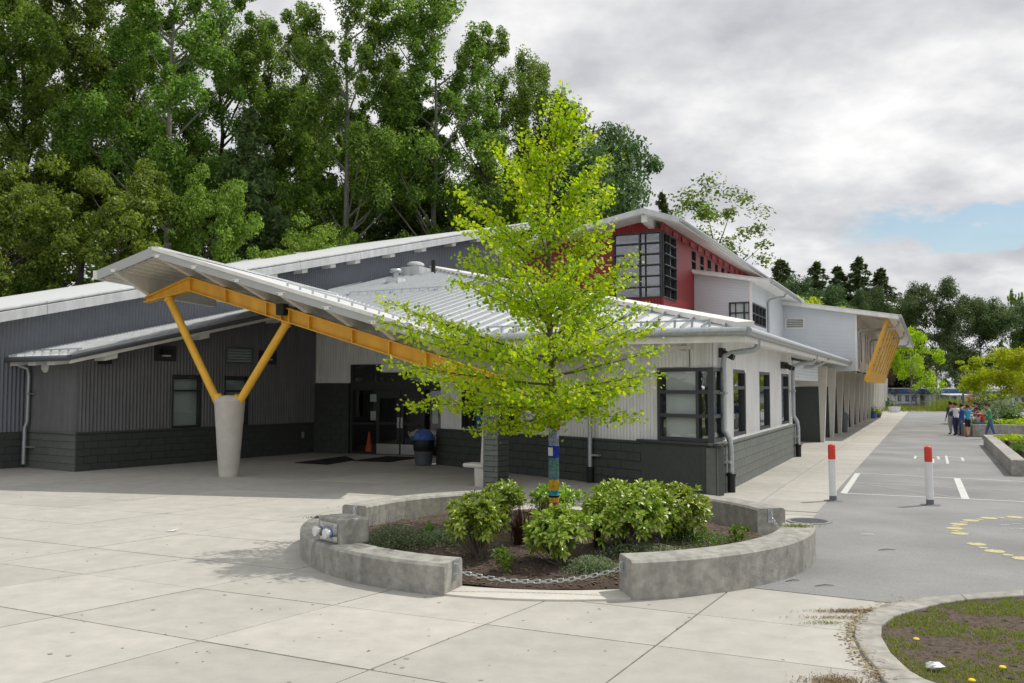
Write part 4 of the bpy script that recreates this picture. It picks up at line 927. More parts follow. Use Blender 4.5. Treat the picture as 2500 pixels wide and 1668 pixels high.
for a, b, z0, z1 in rwin: window(red, RR, a, b, z0, z1, .0, .06, hs=[(z0 + z1) / 2 - .02], glass='glassdark', m='doorframe', dep=.12, proud=.01); obj('window_sill', RR.box(MB(), a - .02, b + .02, z0 - .05, z0 - .001, -.05, .05), 'trimwhite', red)
# roof: ridge close to the right side, 1 m overhang in front
rg = RC - UF * 1.0 - NF * .35; eR = RC - UF * 1.0 + NF * .85; eL = RC - UF * 1.0 - NF * 5.7
def redR(x, y): return 8.02 - .33 * (Vector((x, y)) - rg).dot(NF)
def redL(x, y): return 8.02 + .19 * (Vector((x, y)) - rg).dot(NF)
LEN = 26
rA = [tuple(rg), tuple(eR), tuple(eR + UF * LEN), tuple(rg + UF * LEN)]; rB = [tuple(rg), tuple(eL), tuple(eL + UF * LEN), tuple(rg + UF * LEN)]
ra_ = obj('roof', MB().prism(rA, lambda x, y: redR(x, y) - .04, redR), 'roofmetal', red); rb2 = obj('roof', MB().prism(rB, lambda x, y: redL(x, y) - .04, redL), 'roofmetal', red)
obj('soffit', MB().prism(rA, lambda x, y: redR(x, y) - .17, lambda x, y: redR(x, y) - .045), 'trimwhite', red); obj('soffit', MB().prism(rB, lambda x, y: redL(x, y) - .17, lambda x, y: redL(x, y) - .045), 'trimwhite', red)
obj('fascia', edgeboard(rg, eR, redR, -.15, .03, .05), 'roofedge', ra_); obj('fascia', edgeboard(eL, rg, redL, -.15, .03, .05), 'roofedge', rb2)
obj('gutter', MB().tube([(*(eR + NF * .05), redR(*eR) - .06), (*(eR + NF * .05 + UF * LEN), redR(*eR) - .06)], .07, 8), 'galv', red, smooth=True)
obj('ridge_beam', MB().hexa([(*(rg + UF * .1 - NF * .09), 7.60), (*(rg + UF * .1 + NF * .09), 7.60), (*(rg + UF * 1.3 + NF * .09), 7.50), (*(rg + UF * 1.3 - NF * .09), 7.50), (*(rg + UF * .1 - NF * .09), 7.83), (*(rg + UF * .1 + NF * .09), 7.83), (*(rg + UF * 1.3 + NF * .09), 7.83), (*(rg + UF * 1.3 - NF * .09), 7.83)]), 'trimwhite', red)
for i in range(16):                                                   # infill panels between rafters, seen as steps under the soffit
    s = .1 + i * 1.22; obj('eave_infill', RR.box(MB(), s, s + .62, 7.44, 7.62, .015, .05), 'red', red)

# ---- light grey classroom blocks with horizontal siding
grey = thing('grey_classroom_block', 'pale blue-grey two-storey block with horizontal siding and a louvre', 'building')
g0 = RC + UF * 4.5; g1 = g0 + NF * 2.1; g2_ = g1 + UF * 8.2; g3 = g2_ + NF * 3.05
A1 = Wall(g0, g1); A2 = Wall(g1, g2_); A3 = Wall(g2_, g3); A4 = Wall(g3, g3 + UF * 30)
def at1(u): return 6.56 - .18 * u
wu = A1.uz(1780, 760)[0]
obj('siding', hsiding(A1, 0, A1.len, 3.2, at1, opens=[(wu, 9, 4.55, 5.35)]), 'sidegrey', grey)
obj('siding', hsiding(A2, 0, A2.len, 3.2, lambda u: 6.18, opens=[(-1, 3.2, 4.55, 5.35)]), 'sidegrey', grey)
def at3(u): return 6.05 - .17 * u
lva, lvb = A3.uz(1660 + 1005 * .2553, 790)[0], A3.uz(1660 + 1192 * .2553, 790)[0]; lz1_ = A3.uz(1917, 777)[1]; lz0_ = A3.uz(1917, 804)[1]
obj('siding', hsiding(A3, 0, A3.len, 2.9, at3, opens=[(lva, lvb, lz0_, lz1_)]), 'sidegrey', grey)
obj('ribbed_wall', corr(A4, 0, 30, 2.9, 5.5, .25, .008, [(k, k + .55, 3.35, 4.85) for k in (1.2, 2.6, 6.2, 7.6, 11.2, 12.6, 16.2, 17.6)]), 'ribwhite', grey)
for k in (1.2, 2.6, 6.2, 7.6, 11.2, 12.6, 16.2, 17.6): window(grey, A4, k, k + .55, 3.35, 4.85, 0, .06, hs=[3.75], glass='glassdark', dep=.12, proud=.0)
for p, z0, z1 in ((g1, 3.2, 6.2), (g3, 2.9, 5.55)): obj('corner_trim', MB().box((p.x, p.y, (z0 + z1) / 2), (.09, .09, z1 - z0), math.atan2(UF.y, UF.x)), 'trimwhite', grey)
window(grey, A1, wu, A1.len - .03, 4.55, 5.35, 0, .05, hs=[4.95], vs=[A1.len - .25], glass='glass', blind='blind', dep=.08, proud=.03)
window(grey, A2, .03, 3.2, 4.55, 5.35, 0, .05, vs=[.8, 1.6, 2.4], hs=[4.95], glass='glasssky', dep=.08, proud=.03)
lv = obj('louvre', A3.box(A3.box(A3.box(A3.box(MB(), lva, lvb, lz0_, lz0_ + .05, -.05, .04), lva, lvb, lz1_ - .05, lz1_, -.05, .04), lva, lva + .06, lz0_, lz1_, -.05, .038), lvb - .06, lvb, lz0_, lz1_, -.05, .038), 'trimwhite', grey)
obj('backing', A3.box(MB(), lva, lvb, lz0_, lz1_, -.2, -.16), 'black', lv)
for i in range(5):
    z = lz0_ + .06 + i * (lz1_ - lz0_ - .1) / 5; obj('slat', MB().hexa([A3.pt(lva + .06, .02, z), A3.pt(lvb - .06, .02, z), A3.pt(lvb - .06, -.07, z + .04), A3.pt(lva + .06, -.07, z + .04), A3.pt(lva + .06, .02, z + .02), A3.pt(lvb - .06, .02, z + .02), A3.pt(lvb - .06, -.07, z + .07), A3.pt(lva + .06, -.07, z + .07)]), 'trimwhite', lv)
# roofs of the grey blocks
def z1r(x, y): return 6.64 - .18 * (Vector((x, y)) - g0).dot(NF)
q0 = g0 - UF * .35; pr1 = [tuple(q0), tuple(q0 + NF * 2.85), tuple(q0 + NF * 2.85 + UF * 9.0), tuple(q0 + UF * 9.0)]
r1 = obj('roof', MB().prism(pr1, lambda x, y: z1r(x, y) - .05, z1r), 'roofmetal', grey); obj('soffit', MB().prism(pr1, lambda x, y: z1r(x, y) - .16, lambda x, y: z1r(x, y) - .055), 'trimwhite', r1)
obj('gutter', MB().tube([(*(q0 + NF * 2.9), z1r(*(q0 + NF * 2.9)) - .05), (*(q0 + NF * 2.9 + UF * 9), z1r(*(q0 + NF * 2.9)) - .05)], .07, 8), 'galv', r1, smooth=True)
def z3r(x, y): return 6.10 - .17 * (Vector((x, y)) - g2_).dot(NF)
q0 = g2_ - UF * .4 - NF * .1; pr3 = [tuple(q0), tuple(q0 + NF * 4.9), tuple(q0 + NF * 4.9 + UF * 31), tuple(q0 + UF * 31)]
r3 = obj('roof', MB().prism(pr3, lambda x, y: z3r(x, y) - .05, z3r), 'roofmetal', grey); obj('soffit', MB().prism(pr3, lambda x, y: z3r(x, y) - .20, lambda x, y: z3r(x, y) - .055), 'trimwhite', r3)
obj('gutter', MB().tube([(*(q0 + NF * 4.95), z3r(*(q0 + NF * 4.95)) - .06), (*(q0 + NF * 4.95 + UF * 31), z3r(*(q0 + NF * 4.95)) - .06)], .08, 8), 'galv', r3, smooth=True)
for a, far in ((.35, 0), (9.5, 0), (19, 0)):
    e_ = A4.len and 1.72; zc = 5.05
    obj('downspout', MB().tube([A4.pt(a + .6, 1.72, zc + .1), A4.pt(a + .6, 1.70, zc - .15), A4.pt(a + .5, 1.55, zc - .28), A4.pt(a + .1, .25, zc - .36), A4.pt(a, .08, zc - .44), A4.pt(a, .06, zc - .6), A4.pt(a, .06, 3.0)], .06, 8), 'galv', grey, smooth=True)
dsp = A2.uz(1872, 760)[0]; obj('downspout', MB().tube([A2.pt(dsp + .3, .72, 6.0), A2.pt(dsp + .25, .66, 5.85), A2.pt(dsp + .05, .12, 5.75), A2.pt(dsp, .06, 5.6), A2.pt(dsp, .06, 3.3)], .05, 8), 'galv', grey, smooth=True)
q = EC + UF * 27 - NF * .6; obj('roof_vent', MB().lathe([(.2, -.2), (.2, .2), (.26, .25), (.2, .42), (0, .48)], (q.x, q.y, hr(*q)), 12), 'trimwhite', grey, smooth=True)

# ---- yellow slatted sunscreen hung under the far overhang
scn = thing('yellow_sunscreen', 'slatted yellow timber sunscreen slanting under the far roof overhang', 'sunscreen')
SA = at(2164, 784, 39.0); top0 = Vector((SA.x, SA.y)); zT = SA.z
SD = at(2112, 930, 38.9); bot0 = Vector((SD.x, SD.y)); zB = SD.z; SL = 17.0
def spt(s, t, o=0.0):
    p = bot0.lerp(top0, t) + UF * s + NF * o; return Vector((p.x, p.y, zB + (zT - zB) * t))
for s in (0.0, SL): obj('frame_bar', MB().bar(spt(s, 0), spt(s, 1.03), .12, .14, UF.to_3d()), 'yellowwood', scn)
obj('bottom_board', MB().hexa([spt(0, -.02, .05), spt(SL, -.02, .05), spt(SL, -.02, -.05), spt(0, -.02, -.05), spt(0, .17, .05), spt(SL, .17, .05), spt(SL, .17, -.05), spt(0, .17, -.05)]), 'yellowwood', scn)
obj('top_bar', MB().bar(spt(0, 1.0), spt(SL, 1.0), .12, .16), 'yellowwood', scn)
ns = 7; sw = SL / ns
for i in range(ns):
    a = .12 + i * sw; b = a + sw * .50
    obj('slat', MB().hexa([spt(a, .16, .03), spt(b, .16, .03), spt(b, .16, -.02), spt(a, .16, -.02), spt(a, .98, .03), spt(b, .98, .03), spt(b, .98, -.02), spt(a, .98, -.02)]), 'yellowwood', scn)
obj('hanger', MB().tube([spt(.4, 1.0), spt(.4, 1.0, -1.0) + Vector((0, 0, .35))], .02, 6), 'galv', scn)

# ---- colonnade of tapered fins along the pavement
cw = thing('colonnade_wall', 'recessed pale wall with dark doors behind the row of fins', 'wall')
WB = Wall(FP(11.7, -1.25), FP(77, -1.25))
obj('wall_panel', WB.box(MB(), 0, 65, 0, 3.3, -.2, 0), 'ribwhite', cw); obj('end_wall', MB().prism([FP(11.62, -1.3), FP(11.78, -1.3), FP(11.78, -.1), FP(11.62, -.1)], 0, 3.1), 'ribwhite', cw)
obj('header_siding', hsiding(Wall(FP(11.8, -.08), FP(18.9, -.08)), 0, 7.0, 2.42, lambda u: 3.05, .11, .03), 'sidegrey', cw)
for i in range(11): obj('door', WB.box(MB(), 2 + i * 5.6, 3.1 + i * 5.6, 0, 2.1, .001, .05), 'blockshade', cw)
fin0 = None
for i in range(16):
    s = 19.55 + 3.72 * i; t = thing('concrete_fin', ['first', 'second', 'third', 'fourth', 'fifth', 'sixth', 'seventh', 'eighth', 'ninth', 'tenth', 'eleventh', 'twelfth', 'thirteenth', 'fourteenth', 'fifteenth', 'sixteenth'][i] + ' tapered concrete fin counted from the office wing along the pavement', 'fin', (*FP(s, 0), 0), 0, 'tapered fins along the pavement')
    if fin0 is None:
        def fq(v, s_): q = NF * v + UF * s_; return (q.x, q.y)
        def finprism(pts, s0, s1):
            n = len(pts); vs = [(*fq(v, s0), z) for v, z in pts] + [(*fq(v, s1), z) for v, z in pts]
            return MB().add(vs, [tuple(range(n)), tuple(range(2 * n - 1, n - 1, -1))] + [(i, n + i, n + (i + 1) % n, (i + 1) % n) for i in range(n)])
        fa = obj('fin', finprism([(-.08, 0), (.08, 0), (.22, 3.02), (-1.2, 3.02), (-1.2, 2.25), (-.12, 2.25)], -.1, .1), 'castlight', t, bevel=.015)
        fb = obj('dark_pier', finprism([(-1.2, 0), (-.083, 0), (-.123, 2.22), (-1.2, 2.22)], -.06, .08), 'blockshade', t); fin0 = (fa, fb)
    else: share('fin', fin0[0], t); share('dark_pier', fin0[1], t)
for a in (14.5, 24.0, 35.0): 
    q0_, q1_, q2_ = EC + UF * (a + 1) + NF * .05, EC + UF * (a + 1) - NF * .25, EC + UF * a - NF * 1.3
    obj('eave_pipe', MB().tube([(*q0_, EZ - .1), (*q1_, EZ - .34), (*(q1_ - NF * .3), EZ - .42), (*q2_, EZ - .45)], .06, 8), 'galv', cw, smooth=True)

# ================================================================== PLANTER
PC = Vector((.60, 12.85)); RO, RI = 3.50, 3.06
def arcwall(name, a0, a1, h, label):
    t = thing(name, label, 'planter wall', (0, 0, 0), 0, 'curved planter walls'); mb = MB(); n = max(10, int((a1 - a0) / 2.5)); e_ = .03
    prof = [(RI, 0), (RO, 0), (RO, h - e_), (RO - e_, h), (RI + e_, h), (RI, h - e_)]; k = len(prof)
    for i in range(n + 1):
        a = R(a0 + (a1 - a0) * i / n)
        for r_, z in prof: mb.v.append((PC.x + r_ * math.cos(a), PC.y + r_ * math.sin(a), z))
    for i in range(n):
        for j in range(k): j2 = (j + 1) % k; mb.f.append((i * k + j, i * k + j2, (i + 1) * k + j2, (i + 1) * k + j))
    mb.f.append(tuple(range(k - 1, -1, -1))); mb.f.append(tuple(n * k + j for j in range(k)))
    obj('wall_body', mb, 'cast', t, smooth=True); return t
HL, HR = .335, .41
wl = arcwall('planter_wall', 172, 248, HL, 'low curved concrete wall carrying the hose connection block')
wr = arcwall('planter_wall', 280.5, 344, HR, 'curved concrete wall at the right front with green clippings on top')
wbr = arcwall('planter_wall', 10, 66, HR, 'curved concrete wall at the back right behind the big shrubs')
wbl = arcwall('planter_wall', 108, 158, .37, 'curved concrete wall at the back left with a sunlit top')
def pol(r_, a, z=0.0): return Vector((PC.x + r_ * math.cos(R(a)), PC.y + r_ * math.sin(R(a)), z))
rm = (RO + RI) / 2
def anchor(t, a, z, sgn):
    p = pol(rm - .02, a, z); tn = Vector((-math.sin(R(a)), math.cos(R(a)), 0)) * sgn; rad = Vector((math.cos(R(a)), math.sin(R(a)), 0))
    def q(d, r_, h): return p + tn * d + rad * r_ + Vector((0, 0, h))
    pl_ = obj('anchor_plate', MB().hexa([q(.001, -.04, -.1), q(.001, .04, -.1), q(.013, .04, -.1), q(.013, -.04, -.1), q(.001, -.04, .1), q(.001, .04, .1), q(.013, .04, .1), q(.013, -.04, .1)]), 'galv', t)
    obj('eye', MB().tube([q(.013, 0, .055), q(.05, 0, .05), q(.06, 0, 0), q(.05, 0, -.05), q(.013, 0, -.055)], .009, 6), 'galv', pl_)
    return q(.06, 0, -.02)
lk = MB(); st = [(-.022, 0), ]
path = []
for i in range(13):
    a = 2 * math.pi * i / 12; path.append((math.cos(a) * .018 + (.022 if math.cos(a) > 0 else -.022), math.sin(a) * .018, 0))
lk.tube(path, .0052, 6, False); link0 = None
def chain(p, q, sag, label):
    global link0
    t = thing('chain', label, 'chain', p, 0, 'galvanised chains across the planter gaps'); L_ = (q - p).length; n = 200
    cur = [p.lerp(q, i / n) - Vector((0, 0, sag * 4 * (i / n) * (1 - i / n))) for i in range(n + 1)]
    d = 0; last = cur[0]; step = .062; k = 0; nxt = step / 2
    for i in range(1, n + 1):
        d += (cur[i] - cur[i - 1]).length
        if d >= nxt:
            dr = (cur[i] - cur[i - 1]).normalized()
            if link0 is None: link0 = obj('link', lk, 'galv', t, smooth=True); o = link0
            else: o = share('link', link0, t)
            qt = dr.to_track_quat('X', 'Z') @ Quaternion((1, 0, 0), math.pi / 2 * (k % 2) + random.uniform(-.25, .25)); o.location = cur[i] - p; o.rotation_mode = 'QUATERNION'; o.rotation_quaternion = qt; k += 1; nxt += step
chain(anchor(wl, 248, .24, 1), anchor(wr, 280.5, .30, -1), .12, 'galvanised chain sagging across the front gap of the planter')
chain(anchor(wr, 344, .30, 1), anchor(wbr, 10, .30, -1), .10, 'galvanised chain hanging at the right-hand gap of the planter')
chain(anchor(wbr, 66, .30, 1), anchor(wbl, 108, .27, -1), .15, 'galvanised chain across the back gap behind the tree')
chain(anchor(wbl, 158, .27, 1), anchor(wl, 172, .24, -1), .05, 'short galvanised chain at the left gap behind the block')
# concrete edge and mulch mound
obj('edge_ring', MB().lathe([(RI - .02, -.03), (RO - .02, -.03), (RO - .02, .02), (RI - .02, .02), (RI - .02, -.03)], (PC.x, PC.y, 0), 64), 'castlight', None); ring = bpy.data.objects['edge_ring']; tag(ring, 'pale concrete ring set flush around the planting bed', 'edging')
def mz(x, y):
    r_ = (Vector((x, y)) - PC).length / RI
    return .03 + .20 * max(0, 1 - r_ * r_) ** .7 + .03 * mn.noise((x * 1.7, y * 1.7, 1)) + .012 * mn.noise((x * 7, y * 7, 4))
mb = MB(); NR, NA = 26, 90
for i in range(NR + 1):
    for j in range(NA):
        r_ = (RI - .01) * i / NR; a = 2 * math.pi * j / NA; x, y = PC.x + r_ * math.cos(a), PC.y + r_ * math.sin(a); mb.v.append((x, y, mz(x, y)))
for i in range(NR):
    for j in range(NA): j2 = (j + 1) % NA; mb.f.append((i * NA + j, (i + 1) * NA + j, (i + 1) * NA + j2, i * NA + j2))
tag(obj('mulch_bed', mb, 'mulch', smooth=True), kind='structure')
def inbed():
    a = random.uniform(0, 6.28); r_ = RI * .99 * math.sqrt(random.random()); x, y = PC.x + r_ * math.cos(a), PC.y + r_ * math.sin(a); return (x, y, mz(x, y), 1)
tag(chips('bark_chips', 9000, inbed, 'chip', .006, .02, .5), 'brown bark chips covering the planting bed', 'mulch')
# hose connection block on the left wall
CB = [(831.7, 1271), (776, 1258.8), (852, 1252), (909, 1265)]; hb_ = .62
cbp = [G(*p, hb_) for p in CB]; FWc = Wall(cbp[1], cbp[0])
cbp = [cbp[0], cbp[1], cbp[1] - FWc.n * .40, cbp[0] - FWc.n * .40]
ex = (cbp[0] + cbp[1] + cbp[2] + cbp[3]) / 4
fdc = thing('hose_connection_block', 'square concrete block with plate and two capped hose outlets', 'hose connection')
obj('block_body', MB().prism([tuple(p) for p in cbp], HL - .02, hb_), 'cast', fdc, bevel=.025)
fw = FWc.len
pa, pb = fw * .12, fw * .88
plt = obj('plate', FWc.box(MB(), pa, pb, HL + .01, HL + .235, .001, .008), 'steel', fdc)
obj('sign', FWc.box(MB(), pa + .08, pb - .1, HL + .185, HL + .222, .0085, .012), 'galv', plt); obj('sign', FWc.box(MB(), pa + .08, pb - .1, HL + .03, HL + .055, .0085, .012), 'galv', plt)
for k_, uu in enumerate((pa + .10, pb - .075)):
    z = HL + .125; n3 = FWc.n.to_3d(); pd = n3 * 1.0 
    def cpt(o): return Vector(FWc.pt(uu, o, z))
    q = obj('outlet', MB().tube([cpt(.008), cpt(.05), cpt(.051), cpt(.07), cpt(.071), cpt(.10)], [.05, .05, .058, .058, .048, .048], 14), 'steel', fdc, smooth=True)
    obj('cap', MB().tube([cpt(.10), cpt(.135), cpt(.14)], [.060, .060, .05], 14), 'whitepaint', q, smooth=True); obj('blue_band', MB().tube([cpt(.052), cpt(.07)], .061, 14), 'bluelid', q, smooth=True)

# ================================================================== PLANTS
def unit_dirs(n):
    v = RNG.normal(size=(n, 3)); return v / np.linalg.norm(v, axis=1, keepdims=True)
def frames(d):                                               # two unit vectors orthogonal to each row of d
    ref = np.where(np.abs(d[:, 2:3]) < .9, np.array([[0, 0, 1.]]), np.array([[1., 0, 0]])); a = np.cross(d, ref); a /= np.linalg.norm(a, axis=1, keepdims=True); return a, np.cross(d, a)
def leafcards(pos, nrm_, size, aspect=1.0, shape='quad'):
    n = len(pos); a, b = frames(nrm_); th = RNG.uniform(0, 6.28, (n, 1)); u = a * np.cos(th) + b * np.sin(th); v = np.cross(nrm_, u)
    size = np.asarray(size).reshape(-1, 1)
    if shape == 'quad': pr_ = [(-.5, -.5), (.5, -.5), (.5, .5), (-.5, .5)]
    elif shape == 'diamond': pr_ = [(-.6, 0), (0, -.42), (.6, 0), (0, .42)]
    else: pr_ = [(math.cos(k * math.pi / 3) * .5, math.sin(k * math.pi / 3) * .5) for k in range(6)]
    k = len(pr_)
    P = np.stack([pos + u * (x * size) + v * (y * size * aspect) + nrm_ * (size * .10 * (abs(x) > .4)) for x, y in pr_], 1).reshape(-1, 3)
    return P, np.arange(n * k).reshape(n, k)
def woodmesh(name, segs, m, parent, seg=6):
    mb = MB()
    for pts_, rs in segs: mb.tube(pts_, rs, seg, False)
    return obj(name, mb, m, parent, smooth=True)

# ---- street tree in the planter, with the knitted trunk
tree = thing('planter_tree', 'young tree with bright lime leaves and a knitted multicoloured trunk wrap', 'tree')
TB = Vector((.70, 12.95)); TZ = mz(*TB)
def T3(px, py, dy=0.0): return at(px, py, TB.y + dy)
tops = [(1353, 1262), (1352, 1150), (1352, 1040), (1349, 960), (1345, 850), (1340, 740), (1340, 640), (1338, 520), (1345, 420), (1362, 300), (1375, 222)]
tp = [T3(*p) for p in tops]; tp[0].z = TZ - .05
trr = [.068, .062, .06, .052, .045, .038, .032, .026, .018, .010, .004]
segs = [(tp, trr)]
ztr = [p.z for p in tp]
def trunk_at(z):
    for a, b in zip(tp, tp[1:]):
        if a.z <= z <= b.z: return a.lerp(b, (z - a.z) / (b.z - a.z))
    return tp[-1].copy()
k_ = 1.0638
tips = [(1290, 205, 0, 300), (1262, 235, .2, 300), (1365, 300, -.3, 330), (1345, 262, .1, 300), (1320, 232, .0, 300), (1275, 300, .4, 380),
        (1140, 335, .5, 430), (1195, 308, -.3, 420), (1165, 400, -.8, 470), (1400, 368, .3, 430), (1380, 425, -.6, 500), (1400, 440, .6, 500), (1052, 442, .2, 540), (1100, 480, -.7, 560), (1052, 498, .7, 560), (1340, 470, .9, 520), (1240, 430, 1.0, 520), (1230, 470, -1.0, 560),
        (1395, 525, .3, 600), (1380, 560, -.8, 640), (1455, 590, .0, 660), (1330, 600, -1.2, 660), (1440, 640, .8, 700), (1060, 590, -.4, 660), (1130, 560, .9, 620), (1040, 640, .6, 700), (1120, 650, -1.2, 700), (1200, 620, -1.4, 700), (1180, 690, 1.3, 740),
        (880, 690, .2, 790), (868, 735, -.4, 800), (930, 770, -1.0, 820), (960, 720, 1.0, 800), (1020, 760, -1.6, 830), (1490, 700, .2, 770), (1505, 745, -.4, 800), (1515, 800, .5, 830), (1440, 760, -1.2, 800), (1400, 720, 1.4, 780), (1330, 740, -1.8, 800), (1230, 760, 1.8, 800), (1180, 800, -1.9, 840),
        (890, 830, .1, 850), (950, 860, .9, 870), (935, 925, -.2, 890), (1010, 930, .3, 900), (1040, 890, -1.3, 880), (1090, 985, -.5, 920), (1160, 990, .4, 930), (1130, 940, 1.2, 900), (1220, 985, -.9, 940), (1510, 855, .2, 860), (1470, 880, -1.0, 880), (1440, 870, 1.1, 880), (1465, 962, .0, 900), (1400, 930, -.8, 905), (1380, 905, .9, 900), (1330, 900, -1.7, 880), (1300, 940, -1.2, 920), (1190, 900, -1.9, 890), (1250, 870, 1.9, 870)]
prof = [(200, 1283, 1300), (250, 1258, 1345), (300, 1205, 1370), (400, 1120, 1398), (500, 1055, 1398), (600, 1055, 1450), (700, 890, 1485), (800, 880, 1510), (900, 925, 1485), (985, 1090, 1250)]
rt = random.Random(77)
for _ in range(24):
    y = 235 + 740 * rt.random() ** .8
    for (ya, la_, ra2), (yb, lb_, rb2_) in zip(prof, prof[1:]):
        if ya <= y <= yb: f_ = (y - ya) / (yb - ya); lo_, hi_ = la_ + (lb_ - la_) * f_, ra2 + (rb2_ - ra2) * f_
    cxx = 1270; half = (hi_ - lo_) / 2; a_ = rt.uniform(0, 6.28); rr0 = rt.uniform(.45, .93); x = cxx + (cxx - lo_ if math.cos(a_) < 0 else hi_ - cxx) * math.cos(a_) * rr0
    tips.append((x, y, math.sin(a_) * rr0 * half * k_ / 2200 * 13, min(960, y + 40 + 55 * rt.random())))
LP = []; LN = []; LS = []
for x, y, dy, y0 in tips:
    tip = T3(x * k_, y * k_, dy); base = trunk_at(T3(1345, min(955, y0 + (62 if y < 640 else 34)) * k_).z); Ln = (tip - base).length
    mid = base.lerp(tip, .55) + Vector((0, 0, -.03 * Ln)); n = 12
    pts_ = [(base * (1 - t) ** 2 + mid * 2 * t * (1 - t) + tip * t * t) for t in [i / n for i in range(n + 1)]]
    segs.append((pts_, [max(.003, .017 * (1 - i / (n + 1)) * min(1.2, Ln / 1.3)) for i in range(n + 1)]))
    dirv = (tip - base).normalized(); side = dirv.cross(Vector((0, 0, 1))); side = side.normalized() if side.length > .1 else Vector((1, 0, 0))
    nt_ = max(10, int(Ln * 13))
    for j in range(nt_):
        t = .16 + .84 * (j + random.random() * .5) / nt_; p = pts_[min(n, int(t * n))].lerp(pts_[min(n, int(t * n) + 1)], t * n % 1)
        sl_ = (.10 + .34 * (1 - t) + .08 * random.random()) * min(1, Ln / 1.3) + .05; sg = -1 if j % 2 else 1
        d2 = (side * sg * random.uniform(.5, 1.1) + dirv * .75 + Vector((0, 0, random.uniform(-.35, .75)))).normalized(); q = p + d2 * sl_ + Vector((0, 0, -.05 * sl_))
        if random.random() < .5: segs.append(([p, p.lerp(q, .5) + Vector((0, 0, .02)), q], [.005, .004, .002]))
        nl = int((5 + sl_ * 42) * (.78 if y > 680 else 1))
        for k in range(nl):
            tt = (k + random.random()) / nl; c_ = p.lerp(q, tt); off = .06
            LP.append((c_.x + random.gauss(0, off), c_.y + random.gauss(0, off), c_.z + random.gauss(-.02, off * .8))); LN.append((random.gauss(0, .6) + .25, random.gauss(0, .6) - .35, random.gauss(.55, .5))); LS.append(random.uniform(.034, .068) * random.uniform(.8, 1.1))
LP = np.array(LP); LN = np.array(LN); LN /= np.linalg.norm(LN, axis=1, keepdims=True)
P, Fc = leafcards(LP, LN, LS, .95, 'hex')
npmesh('crown', P, Fc, 'leaf_hero', tree)['kind'] = 'stuff'
woodmesh('trunk', segs, 'bark', tree)
# knitted sleeves round the trunk
sleeves = [(1262, 1226, 'knitpink', (.42, .06, .16)), (1226, 1214, 'knityellow', (.60, .36, .02)), (1214, 1209, 'knitblack', (.015, .015, .02)), (1209, 1197, 'knitcyan', (.03, .33, .42)), (1197, 1171, 'knitgold', (.64, .38, .02)), (1171, 1145, 'knitteal', (.13, .24, .26)), (1145, 1118, 'knitgreen', (.10, .24, .22)), (1118, 1088, 'knitroyal', (.02, .05, .42)), (1088, 1045, 'knitlilac', (.30, .34, .50))]
for ya, yb, nm, col in sleeves:
    mat(nm, col, .95, var=.45, scale=28, bump=.8, bscale=90)
    za, zb2 = T3(1352, ya).z, T3(1352, yb).z; n = 8
    if ya == 1262: za = TZ - .03
    obj('knitted_sleeve', MB().tube([trunk_at(za + (zb2 - za) * i / n) for i in range(n + 1)], [.073 + random.uniform(-.003, .004) for i in range(n + 1)], 14), nm, tree, smooth=True)
q0_ = T3(1349, 1045, -.07); mat('knitred', (.62, .03, .03), .9, bump=.5)
obj('red_yarn', MB().tube([T3(1342, 973, -.08), T3(1382, 971, -.10), T3(1378, 995, -.10), T3(1366, 1020, -.10), T3(1364, 1050, -.09)], [.010, .012, .013, .018, .014], 7), 'knitred', tree, smooth=True)
obj('white_patch', MB().tube([trunk_at(T3(1352, 1112).z) + Vector((-.035, -.03, 0)), trunk_at(T3(1352, 1092).z) + Vector((-.035, -.03, 0))], [.045, .048], 10), 'whitepaint', tree, smooth=True)

# ---- shrubs
def rosette_mesh(centers, axes, ll, wd, nleaf, droop=.25):
    V = []; Fc = []
    for c_, ax in zip(centers, axes):
        ax = Vector(ax).normalized(); a0 = random.uniform(0, 6.28); s1 = ax.orthogonal().normalized(); s2 = ax.cross(s1); c_ = Vector(c_)
        for k in range(nleaf):
            a = a0 + k * 2.4; el = random.uniform(.15, .95) if k > 2 else random.uniform(1.0, 1.4); d = (s1 * math.cos(a) + s2 * math.sin(a)) * math.cos(el) + ax * math.sin(el)
            l = ll * random.uniform(.7, 1.15); sd = d.cross(ax); sd = sd.normalized() if sd.length > .05 else s1; up = sd.cross(d); w_ = wd * random.uniform(.8, 1.15)
            p0 = c_; p1 = c_ + d * l * .35 + up * .0; p2 = c_ + d * l * .72 - up * droop * .1 * l; p3 = c_ + d * l - up * droop * .4 * l - Vector((0, 0, l * .12)); o = len(V)
            V += [p0, p1 + sd * w_ * .30 + up * w_ * .10, p2 + sd * w_ * .5 + up * w_ * .12, p3, p2 - sd * w_ * .5 + up * w_ * .12, p1 - sd * w_ * .30 + up * w_ * .10, p2]
            Fc += [(o, o + 1, o + 6), (o + 1, o + 2, o + 6), (o + 2, o + 3, o + 6), (o + 3, o + 4, o + 6), (o + 4, o + 5, o + 6), (o + 5, o, o + 6)]
    return [tuple(v) for v in V], Fc
